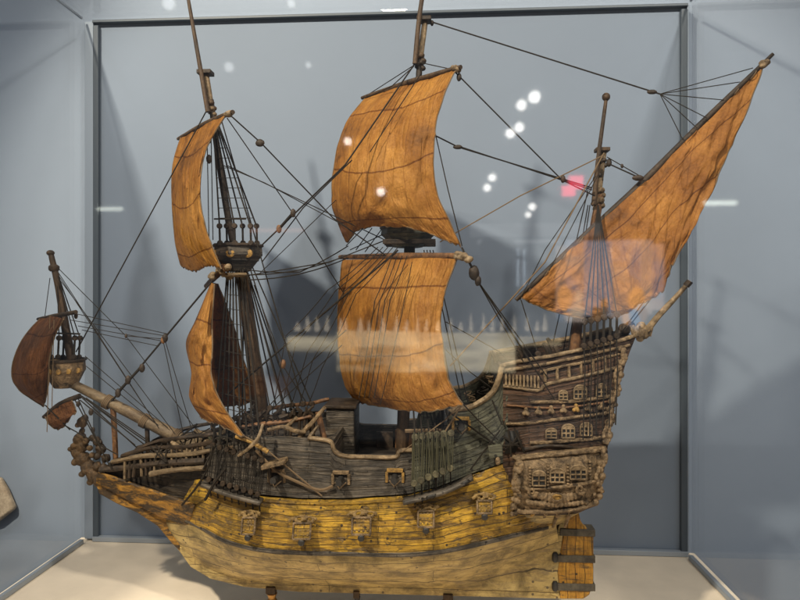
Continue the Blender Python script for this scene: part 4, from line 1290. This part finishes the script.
BD = Loft([[(104, 474, .012), (140, 488, .020), (170, 499, .034), (204, 506, .052)], [(108, 464, .016), (140, 458, .028), (170, 455, .042), (212, 450, .060)]])
BD.parts('head_gap_planking', M['grey_shaded'], ship, 30, 5, 1, 0.002, 0.003)  # planked sheet fills the head gap, its shade painted dark
for (pts, r, mt) in (([(100, 470, .02), (130, 467, .03), (165, 463, .05), (205, 461, .068)], .0046, 'dark'), ([(112, 462, .024), (145, 456, .04), (180, 455, .055), (215, 450, .07)], .0038, 'sprit'),
                     ([(122, 456, .026), (150, 448, .04), (185, 447, .055), (216, 441, .07)], .0036, 'dark'), ([(136, 450, .03), (160, 441, .04), (195, 436, .055), (214, 434, .06)], .0034, 'dark'),
                     ([(150, 474, .045), (175, 470, .055), (205, 468, .068)], .0042, 'sprit'), ([(172, 442, .045), (182, 450, .05), (196, 450, .056), (208, 441, .06)], .0045, 'pale')):
    for s in (1, -1):
        q = [W(x, y, 1 - b) for x, y, b in pts]
        if s < 0: q = [Vector((p.x, 2 - p.y, p.z)) for p in q]
        MB().tube(catmull(q, 5), r, 8, jit=.16).build('head_rail', M[mt], ship)
mb = MB(); rows = []
for x, b in ((108, .018), (140, .034), (170, .045), (200, .058), (214, .064)):
    c = W(x, 452 + (214 - x) * 0.11, 1 - b); rows.append([c, Vector((c.x, 1, c.z + .004)), Vector((c.x, 1 + b, c.z))])
mb.grid(rows, [[(p.x, p.y) for p in r] for r in rows]); mb.build('head_grating', M['deck'], ship, solid=0.006)
random.seed(5)
for k in range(16):
    x = 125 + k * 5.2; y = 458 - k * 1.0
    c = W(x, y, 1 - .03 - k * .0022)
    MB().tube([c, c + Vector((random.uniform(-.003, .003), -.002, -0.034))], 0.0024, 6, jit=.2).build('head_timber', M['dark' if k % 3 else 'sprit'], ship)
# figurehead: crouching carved figure, with a second smaller beast behind it
carving('figurehead', [(82, 422, .0092, 0), (78, 425, .0050, 0), (85, 418, .0060, 0), (82, 431, .0052, 0), (80, 438, .0100, .001), (82, 446, .0110, 0), (78, 452, .0110, 0), (83, 459, .0125, 0), (88, 467, .0130, 0), (94, 474, .0130, 0), (101, 480, .0125, 0), (108, 486, .0115, 0), (116, 491, .0105, 0), (125, 495, .0095, 0),
        (134, 500, .0075, 0), (76, 440, .0055, .006), (73, 446, .0048, .008), (70, 449, .0040, .006), (86, 441, .0058, .008), (90, 448, .0052, .010), (92, 455, .0050, .010), (75, 462, .0060, .004), (82, 474, .0055, .004), (90, 482, .0060, .003), (97, 466, .0075, .006), (104, 472, .0075, .006), (112, 478, .0075, .005), (121, 484, .0070, .004), (130, 489, .0060, .003)], M['figure'], Y=1.0, amp=0.6, fr=110)
carving('carved_beast', [(92, 438, .0058, 0), (97, 441, .0072, .003), (101, 449, .0085, 0), (97, 456, .0070, .004), (106, 458, .0075, .002), (110, 468, .0070, 0), (104, 467, .0065, .006)], M['dark'], Y=1.0, amp=1.0, fr=150)

# ---- forecastle fittings
for s, Yr in ((1, 0), (-1, 0)):
    q = [W(x, y, .925) for x, y in ((236, 428), (262, 424), (290, 421), (312, 416))]
    if s < 0: q = [Vector((p.x, 2 - p.y, p.z)) for p in q]
    MB().tube(catmull(q, 4), 0.0034, 8, jit=.12).build('forecastle_rail', M['rust'], ship)
random.seed(21)
for k in range(12):
    x = 240 + k * 6.5 + random.uniform(-2, 2)
    c = W(x, 424 - k * .6, .925)
    MB().tube([c + Vector((0, 0, -.030)), c + Vector((random.uniform(-.002, .002), 0, .004))], [random.uniform(.002, .0034), .0022], 6).build('stanchion', M['dark'], ship)
    h = random.uniform(.008, .020)
    MB().tube([c + Vector((0, 0, .004)), c + Vector((random.uniform(-.006, .006), -.002, h * .6)), c + Vector((random.uniform(-.008, .010), -.004, h))], [.0030, random.uniform(.003, .0055), .0018], 7, jit=.25).build('belaying_pin', M['dark'], ship)
for k in range(6):
    x = 246 + k * 12 + random.uniform(-4, 4)
    c = W(x, 418 - k * .6, 1.06)
    MB().tube([c + Vector((0, 0, -.030)), c + Vector((0, 0, random.uniform(.0, .012)))], [0.003, .0030], 6, jit=.15).build('stanchion', M['dark'], ship)
# pale broken timbers and curved knee
MB().tube(catmull([W(305, 444, .905), W(300, 436, .905), W(311, 424, .905), (W(325, 407, .905))], 5), [.0036, .0040, .0028], 8, jit=.12).build('timber_knee', M['carved'], ship)
MB().tube(catmull([W(268, 430, .90), W(282, 427, .90), W(296, 431, .90), W(306, 432, .90)], 5), [.0028, .0036, .0024], 8, jit=.12).build('timber_knee', M['carved'], ship)
MB().tube([W(285, 428, .90), W(297, 417, .91)], [.0030, .0024], 7, jit=.1).build('timber_knee', M['carved'], ship)
MB().tube([W(310, 437, .905), W(318, 425, .91)], [.0034, .0026], 7, jit=.1).build('timber_knee', M['pale'], ship)
MB().tube([W(318, 412, .92), W(324, 438, .92)], [.0044, .0044], 7, jit=.06).build('post', M['rust'], ship)
MB().tube([W(310, 415, .94), W(313, 440, .94)], [.0040, .0040], 7, jit=.06).build('post', M['dark'], ship)
MB().tube(catmull([W(238, 456, .875), W(249, 448, .87), W(258, 438, .872), (W(263, 424, .88))], 5), [.0018, .0030, .0020], 8, jit=.06).build('anchor_fluke', M['pale'], ship)
# anchor stowed against the bow side
an = MB().tube(catmull([W(236, 436, .885), W(252, 442, .882), W(268, 452, .88)], 3), .0034, 8, jit=.05).build('anchor', M['gilt'], ship)
# cathead with a little roof
c = S(275, 463, 0.012)
MB().box(c, (0.036, 0.030, 0.006), Matrix.Rotation(-.25, 3, 'Y')).build('cathead', M['carved'], ship, bevel=.0015)
MB().tube([c + Vector((-.010, 0, -.002)), c + Vector((-.008, .008, -.034))], .003, 7).build('bracket', M['dark'], ship)
# dark coils of rope round the foremast foot
for k, (x, yy, Yq, rr) in enumerate(((246, 424, .93, .009), (256, 430, .92, .010), (240, 436, .92, .010), (268, 420, .94, .010), (250, 412, .95, .008), (228, 440, .92, .010), (232, 450, .915, .009), (280, 416, .95, .009), (292, 412, .96, .008), (470, 396, .95, .010), (483, 391, .95, .009), (456, 400, .94, .010), (491, 380, .96, .009))):
    cc = W(x, yy, Yq); mb = MB()
    pts = []
    for j in range(46):
        a = j * 0.55; q = rr * (0.55 + .45 * math.sin(j * 0.37 + k))
        pts.append(cc + Vector((q * math.cos(a), q * .6 * math.sin(a), rr * .7 * math.sin(j * .21 + k))))
    mb.tube(pts, 0.0012, 5); mb.build('rope_coil', M['rope' if k % 3 else 'rope_pale'], ship)
random.seed(31)
for k in range(22):
    x = random.uniform(206, 262); y = random.uniform(402, 446); Yq = random.uniform(.90, .97)
    R('line', [W(x, y, Yq), W(x + random.uniform(-14, 18), y + random.uniform(8, 34), Yq - .01)], random.uniform(.0009, .0018), mat=random.choice(('rope', 'rope', 'rope_green')))
for k in range(16):
    x = random.uniform(210, 300); c = W(x, 440 - (x - 210) * .15 + random.uniform(-22, -4), random.uniform(.92, .98))
    MB().sph(c, random.uniform(.0045, .0075), (.8, .8, 1.1), 9, .4, 180).build('block', M['dark'], ship)
for k in range(10):
    x = 150 + k * 6; R('line', [W(x, 446 - k * 1.1, .955), W(x + random.uniform(-10, 16), 462, .94)], .0012)
# poop deck fittings
for (x, y, Yq) in ((497, 357, .93), (521, 352, .95), (549, 349, .95), (553, 344, .96), (560, 352, .93)):
    c = W(x, y + 5, Yq); MB().tube([c, c + Vector((-.004, 0, .010)), c + Vector((-.009, 0, .017))], [.004, .0042, .0026], 7, jit=.15).build('swivel_gun', M['dark'], ship)
# stern side hanging block and plate beside the yellow quarter
mb = MB(); mb.prism([W(488, 446, .885), W(502, 444, .885), W(503, 456, .885), W(489, 459, .885)], .884, .889); mb.build('hatch_plate', M['green'], ship, bevel=.001)
block(W(498, 461, .885), .005, mat='carved')
mb = MB(); mb.add([S(x, y, .003, castle) for x, y in ((505, 432), (518, 430), (520, 441), (516, 452), (505, 454))], [[0, 1, 2, 3, 4]]); mb.build('opening', M['hole_shade'], ship, solid=.001)  # flat dark sheet painted for the shade of a recess
for (x0, y0, x1, y1) in ((503, 436, 521, 447), (504, 450, 519, 434), (508, 430, 511, 456), (514, 428, 524, 452), (500, 446, 522, 441)):
    R('lashing', [S(x0, y0, .005, castle), S((x0 + x1) / 2 + 1, (y0 + y1) / 2 + 2, .010, castle), S(x1, y1, .005, castle)], .0016)
# green tangle under the main shrouds
for k in range(8):
    x = 414 + k * 4.6
    R('line', [W(x, 432, .868), W(x + random.uniform(-3, 5), 484 - k * 2, .865)], 0.0009, mat='rope_green', sag=.001)
R('line', [S(449, 412, .01), S(500, 448, .008)], .0014); R('line', [S(470, 470, .008), S(500, 430, .008)], .0012); R('line', [S(492, 400, .008), S(502, 425, .008)], .0012)

# ------------------------------------------------------------------ posts that carry the ship
for i, (x, lab) in enumerate(((272, 'turned brass post under the bow end of the keel'), (357, 'thin dark turned post under the middle of the keel'), (448, 'turned brass post under the aft half of the keel'))):
    ktop = {272: 584, 357: 588, 448: 591}[x]
    a = W(x, ktop, 1.0)
    h = a.z - 0.0005
    root = empty('support_post', (a.x, 1.0, 0.0005))
    tag(root, lab, 'post')
    s = 0.62 if x == 357 else 1.0
    mt = M['black'] if x == 357 else M['brass']
    mb = MB()
    mb.lathe((a.x, 1.0, 0.0005), [(.016 * s, 0), (.016 * s, .004), (.008 * s, .008), (.006 * s, .014), (.010 * s, .022), (.0105 * s, .030), (.006 * s, h * .62), (.009 * s, h * .75), (.0045 * s, h - .014), (.007 * s, h - .012)], 'Z', 20)
    mb.build('turned_shaft', mt, root)
    MB().box((a.x, 1.0, h - .006), (.016 * s, .022, .0115)).build('cradle', M['mast'], root, bevel=.001)

# ------------------------------------------------------------------ the gallery behind the visitor, seen only as reflections in the front glass
def Rf(px, py, Yo):
    p = W(px, py, 2 * FY - Yo)
    return Vector((p.x, Yo, p.z))


em = plain('lamp_lens', (0.8, 0.8, 0.8), 0.5, emit=(1.0, 0.97, 0.92), es=16)
em_dim = plain('dim_lamp_lens', (0.8, 0.8, 0.8), 0.5, emit=(0.95, 0.98, 1.0), es=5)
em_t = plain('tube_light', (0.8, 0.8, 0.8), 0.5, emit=(0.93, 1.0, 0.88), es=9)
hous = plain('lamp_housing', (0.05, 0.05, 0.05), 0.5)
G1 = 'round downlights on the gallery ceiling'
for i, (x, y, r, Yo) in enumerate(((170, 5, 7, -3.5), (230, 68, 5, -4), (309, 66, 3, -4), (292, 5, 4, -3.6), (521, 106, 5.5, -3.2), (534, 98, 6.5, -3.2), (510, 134, 5, -3.8), (519, 128, 5, -3.8), (487, 188, 4, -4.6), (492, 178, 4, -4.6), (532, 207, 4, -5), (528, 215, 3, -5.2), (381, 192, 4.5, -4.2), (348, 142, 4, -4.2))):
    c = Rf(x, y, Yo); rr = r / 604 * (2 * FY - Yo) * 0.9
    root = empty('ceiling_light', c); tag(root, 'round white downlight glowing on the gallery ceiling, mirrored in the glass', 'ceiling light', G1)
    MB().lathe(c, [(rr * 1.15, -0.12), (rr * 1.15, 0.01), (rr * 1.02, 0.012)], 'Y', 20).build('housing', hous, root)
    MB().lathe(c + Vector((0, 0.015, 0)), [(rr, 0), (rr * .9, 0.02), (rr * .3, 0.028)], 'Y', 20).build('lens', em if x > 330 else em_dim, root)
for i, (x, y, w, h, lab) in enumerate(((110, 209, 26, 3, 'short fluorescent strip lamp mirrored in the upper left glass'), (720, 203, 30, 4.5, 'long fluorescent strip lamp mirrored in the right glass'))):
    Yo = -4.5; c = Rf(x, y, Yo); k = (2 * FY - Yo) / 604
    root = empty('strip_lamp', c); tag(root, lab, 'strip lamp')
    MB().box(c + Vector((0, -.06, .02)), (w * k * 1.1, .1, h * k * .8)).build('housing', hous, root)
    MB().tube([c + Vector((-w * k / 2, 0, 0)), c + Vector((w * k / 2, 0, 0))], h * k / 2, 10).build('tube', em_t, root)
# bright windows of the room
wp = plain('window_daylight', (0.5, 0.5, 0.5), .5, emit=(0.72, 0.86, 1.0), es=4.2)
wf = plain('window_frame_paint', (0.5, 0.5, 0.5), .5)


def room_window(x0, y0, x1, y1, nx, Yo, lab, mat=wp):
    a = Rf(x0, y0, Yo); b = Rf(x1, y1, Yo)
    root = empty('room_window', (a.x / 2 + b.x / 2, Yo, b.z)); tag(root, lab, 'window')
    MB().box(((a.x + b.x) / 2, Yo, (a.z + b.z) / 2), (b.x - a.x, .02, a.z - b.z)).build('pane', mat, root)
    for i in range(nx + 1):
        x = a.x + (b.x - a.x) * i / nx
        MB().box((x, Yo + .04, (a.z + b.z) / 2), (.05, .04, a.z - b.z)).build('frame', wf, root)


room_window(503, 249, 514, 259, 1, -6, 'tiny bright window reflected right of the main yard')
room_window(514, 249, 527, 286, 2, -6, 'tall narrow bright window reflected between mainmast and mizzen')
pk = plain('pink_sign_face', (0.6, 0.2, 0.25), .5, emit=(1.0, 0.06, 0.12), es=10)
for (x0, y0, x1, y1, lab, Yo) in ((569, 176, 583, 189, 'upper right of the two small glowing pink signs near the mizzen masthead', -5), (562, 186, 575, 196, 'lower left of the two small glowing pink signs near the mizzen masthead', -5.1)):
    a = Rf(x0, y0, Yo); b = Rf(x1, y1, Yo)
    o = MB().box(((a.x + b.x) / 2, Yo, (a.z + b.z) / 2), (b.x - a.x, .03, a.z - b.z)).build('lit_sign', pk); tag(o, lab, 'sign')
# tall mirrored poster, built as glowing panes with added glowing blobs
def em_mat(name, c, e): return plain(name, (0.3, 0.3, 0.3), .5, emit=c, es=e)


m, nt, B = newmat('lit_pane_scene'); L = nt.links
tc = N(nt, 'ShaderNodeTexCoord'); vo = N(nt, 'ShaderNodeTexNoise', Scale=3.4, Detail=5.0, Distortion=.6); L.new(tc.outputs['Object'], vo.inputs['Vector'])
rp = ramp(nt, [(0.34, (0.10, 0.18, 0.34, 1)), (0.46, (0.42, 0.52, 0.68, 1)), (0.54, (0.80, 0.52, 0.40, 1)), (0.66, (0.9, 0.75, 0.65, 1))]); L.new(vo.outputs['Fac'], rp.inputs[0])
L.new(rp.outputs[0], B.inputs['Emission Color']); B.inputs['Emission Strength'].default_value = 3.4; B.inputs['Base Color'].default_value = (0, 0, 0, 1)
Yw = -3.4
a = Rf(556, 240, Yw); b = Rf(664, 316, Yw)
root = empty('lit_panes', ((a.x + b.x) / 2, Yw, b.z)); tag(root, 'large lit panes in soft pink and blue mirrored over the lateen sail', 'shop window')
xs = [556, 566, 584, 612, 640, 652, 664]; tops = [246, 240, 241, 240, 240, 244, 243]; bots = [318, 322, 316, 318, 314, 310, 312]
for i in range(6):
    p = Rf(xs[i], tops[i], Yw); q = Rf(xs[i + 1] - .8, bots[i], Yw)
    MB().box(((p.x + q.x) / 2, Yw, (p.z + q.z) / 2), (q.x - p.x, .04, p.z - q.z)).build('pane', m if i % 2 else em_mat('pane_glow', (.62, .76, 1.0) if i % 4 else (.9, .72, .62), 1.9 + .3 * i), root)
random.seed(9)
for k in range(16):
    p = Rf(random.uniform(560, 655), random.uniform(296, 320), Yw + .1)
    MB().sph(p, random.uniform(.02, .055), (1, .4, random.uniform(.8, 1.8)), 10, .3, 12).build('glow_blob', em_mat('blob_glow', random.choice(((1, .5, .2), (.3, .6, 1), (1, .8, .6))), random.uniform(1, 7)), root)
# pale showcase and small ship models; the light falling on them is emitted
Yc = -1.5
a = Rf(280, 333, Yc); b = Rf(512, 373, Yc)
root = empty('lit_showcase', ((a.x + b.x) / 2, Yc, b.z)); tag(root, 'long cream showcase, its light put in as glow, mirrored across the main course sail', 'showcase')
mm_, nt, B = newmat('showcase_glow'); L = nt.links
tc = N(nt, 'ShaderNodeTexCoord'); mp = N(nt, 'ShaderNodeMapping'); mp.inputs['Scale'].default_value = (3.0, 1, 16); L.new(tc.outputs['Object'], mp.inputs['Vector'])
vo = N(nt, 'ShaderNodeTexNoise', Scale=1.0, Detail=6.0, Roughness=.6); L.new(mp.outputs[0], vo.inputs['Vector'])
rp = ramp(nt, [(0.34, (0.10, 0.07, 0.03, 1)), (0.60, (1.0, 0.84, 0.54, 1))]); L.new(vo.outputs['Fac'], rp.inputs[0])
L.new(rp.outputs[0], B.inputs['Emission Color']); B.inputs['Emission Strength'].default_value = 5.2; B.inputs['Base Color'].default_value = (.2, .2, .2, 1)
for i, (x0, x1, y0, y1) in enumerate(((286, 334, 338, 352), (336, 420, 332, 373), (421, 516, 334, 373), (522, 562, 338, 346))):
    p = Rf(x0, y0, Yc); q = Rf(x1, y1, Yc)
    MB().box(((p.x + q.x) / 2, Yc - .05, (p.z + q.z) / 2), (q.x - p.x, .06, p.z - q.z)).build('glow_ledge', mm_, root)
sg = em_mat('pale_model_glow', (1.0, .84, .62), 4.0)
random.seed(2)
for k in range(24):
    x = 292 + k * 11 + random.uniform(-3, 3); w = random.uniform(3, 6); h = random.uniform(4, 15)
    p = Rf(x, 327, Yc); q = Rf(x + w, 331, Yc); t = Rf(x + w * random.uniform(.3, .7), 327 - h, Yc)
    mb = MB(); mb.prism([p, Rf(x + w, 327, Yc), Rf(x + w * .8, 331, Yc), Rf(x + w * .2, 331, Yc)], Yc - .01, Yc + .01); mb.prism([t, Rf(x + w * .9, 326, Yc), Rf(x + w * .2, 326, Yc)], Yc - .004, Yc + .004)
    mb.build('small_ship_model', sg, root)
# lit ceiling coves, and a bench panel given a glow of its own
for i, (x0, y0, x1, y1, c, e, lab) in enumerate(((250, 229, 345, 231.5, (1, .45, .3), 1.6, 'thin reddish light line mirrored left of the main top'), (470, 224, 600, 236, (.9, .95, 1), .7, 'broad pale ceiling light cove mirrored above the lateen yard'), (478, 240, 560, 243, (.9, .95, 1), 1.3, 'narrow pale light line mirrored just under the ceiling cove'), (250, 376, 340, 396, (.55, .22, .15), .45, 'dull red bench panel, glow put in, mirrored behind the forecastle'))):
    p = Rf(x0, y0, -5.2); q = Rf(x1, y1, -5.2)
    o = MB().box(((p.x + q.x) / 2, -5.2, (p.z + q.z) / 2), (q.x - p.x, .05, p.z - q.z)).build('glow_panel', em_mat('panel_glow', c, e)); tag(o, lab, 'light panel')


# two visitors standing behind the camera, seen as dark reflections
def person(px, head_y, Yo, lab, arm, shirt, hat=False):
    hp = Rf(px, head_y, Yo); fx, fy, fz = hp.x, Yo, -1.0
    H = hp.z + 0.12 - fz; k = H / 1.75
    J = {'pelvis': (0, 0, .95), 'waist': (0, 0, 1.10), 'chest': (0, 0, 1.32), 'neck': (0, .0, 1.50), 'head': (0, .02, 1.60), 'crown': (0, .02, 1.70),
         'shl': (-.17, 0, 1.42), 'shr': (.17, 0, 1.42), 'hipl': (-.09, 0, .90), 'hipr': (.09, 0, .90), 'knl': (-.11, .02, .50), 'knr': (.11, .03, .50), 'anl': (-.12, -.02, .09), 'anr': (.12, 0, .09), 'tol': (-.13, .14, .04), 'tor': (.13, .16, .04)}
    if arm == 'phone': J.update(ell=(-.27, .14, 1.22), elr=(.27, .14, 1.22), hal=(-.07, .34, 1.42), har=(.07, .34, 1.42))
    else: J.update(ell=(-.42, .10, 1.45), elr=(.24, .02, 1.15), hal=(-.62, .16, 1.66), har=(.22, .16, .98))
    rad = dict(pelvis=.15, waist=.13, chest=.16, neck=.06, head=.095, crown=.075, shl=.075, shr=.075, hipl=.095, hipr=.095, knl=.062, knr=.062, anl=.042, anr=.042, tol=.04, tor=.04, ell=.045, elr=.045, hal=.03, har=.03)
    E = [('pelvis', 'waist'), ('waist', 'chest'), ('chest', 'neck'), ('neck', 'head'), ('head', 'crown'), ('chest', 'shl'), ('chest', 'shr'), ('shl', 'ell'), ('ell', 'hal'), ('shr', 'elr'), ('elr', 'har'), ('pelvis', 'hipl'), ('pelvis', 'hipr'), ('hipl', 'knl'), ('knl', 'anl'), ('anl', 'tol'), ('hipr', 'knr'), ('knr', 'anr'), ('anr', 'tor')]
    names = list(J)
    verts = [Vector((fx + J[n][0] * k, fy + J[n][1] * k, fz + J[n][2] * k)) for n in names]; rr = [rad[n] * k for n in names]
    edges = [(names.index(a), names.index(b)) for a, b in E]
    for hn, el in (('hal', 'ell'), ('har', 'elr')):        # five fingers on each hand
        h = names.index(hn); d = (verts[h] - verts[names.index(el)]).normalized(); side = d.cross(Vector((0, 0, 1))).normalized()
        for f, (u, ln) in enumerate(((-.030, .055), (-.012, .085), (.006, .092), (.022, .086), (.036, .068))):
            b0 = len(verts); verts.append(verts[h] + side * u * k + d * .045 * k); verts.append(verts[h] + side * u * 1.2 * k + d * (.045 + ln * .6) * k + Vector((0, 0, -.01))); rr += [.010 * k, .008 * k]
            edges += [(h, b0), (b0, b0 + 1)]
    me = bpy.data.meshes.new('person'); me.from_pydata([tuple(v) for v in verts], edges, [])
    me.materials.append(shirt)
    o = bpy.data.objects.new('person', me); COL.objects.link(o)
    md = o.modifiers.new('skin', 'SKIN'); sv = me.skin_vertices[0].data
    for i, r in enumerate(rr): sv[i].radius = (r, r)
    sv[0].use_root = True
    md.use_smooth_shade = True
    sd = o.modifiers.new('sub', 'SUBSURF'); sd.levels = 2; sd.render_levels = 2
    WLOC[o.name] = Vector((0, 0, 0)); tag(o, lab, 'person')
    hd = verts[names.index('head')]
    if hat:
        MB().lathe(hd + Vector((0, 0, .055 * k)), [(.16 * k, 0), (.15 * k, .012 * k), (.10 * k, .02 * k), (.095 * k, .10 * k), (.06 * k, .125 * k)], 'Z', 24).build('hat', shirt, o)
    else:
        MB().sph(hd + Vector((0, -.015, .03)) * k, .112 * k, (.95, 1.05, 1.0), 16, .05, 8).build('hair', hair, o)
    return o


hair = plain('dark_hair', (0.02, 0.015, 0.012), .6)
person(497, 262, -2.9, 'dark clothed person in a brimmed hat raising a phone, mirrored right of the mainsail', 'phone', plain('dark_jacket', (0.025, 0.025, 0.03), .8), True)
person(322, 240, -2.4, 'dark clothed person with one arm raised, mirrored between foremast and main sail', 'raised', plain('dark_coat', (0.03, 0.03, 0.035), .8))
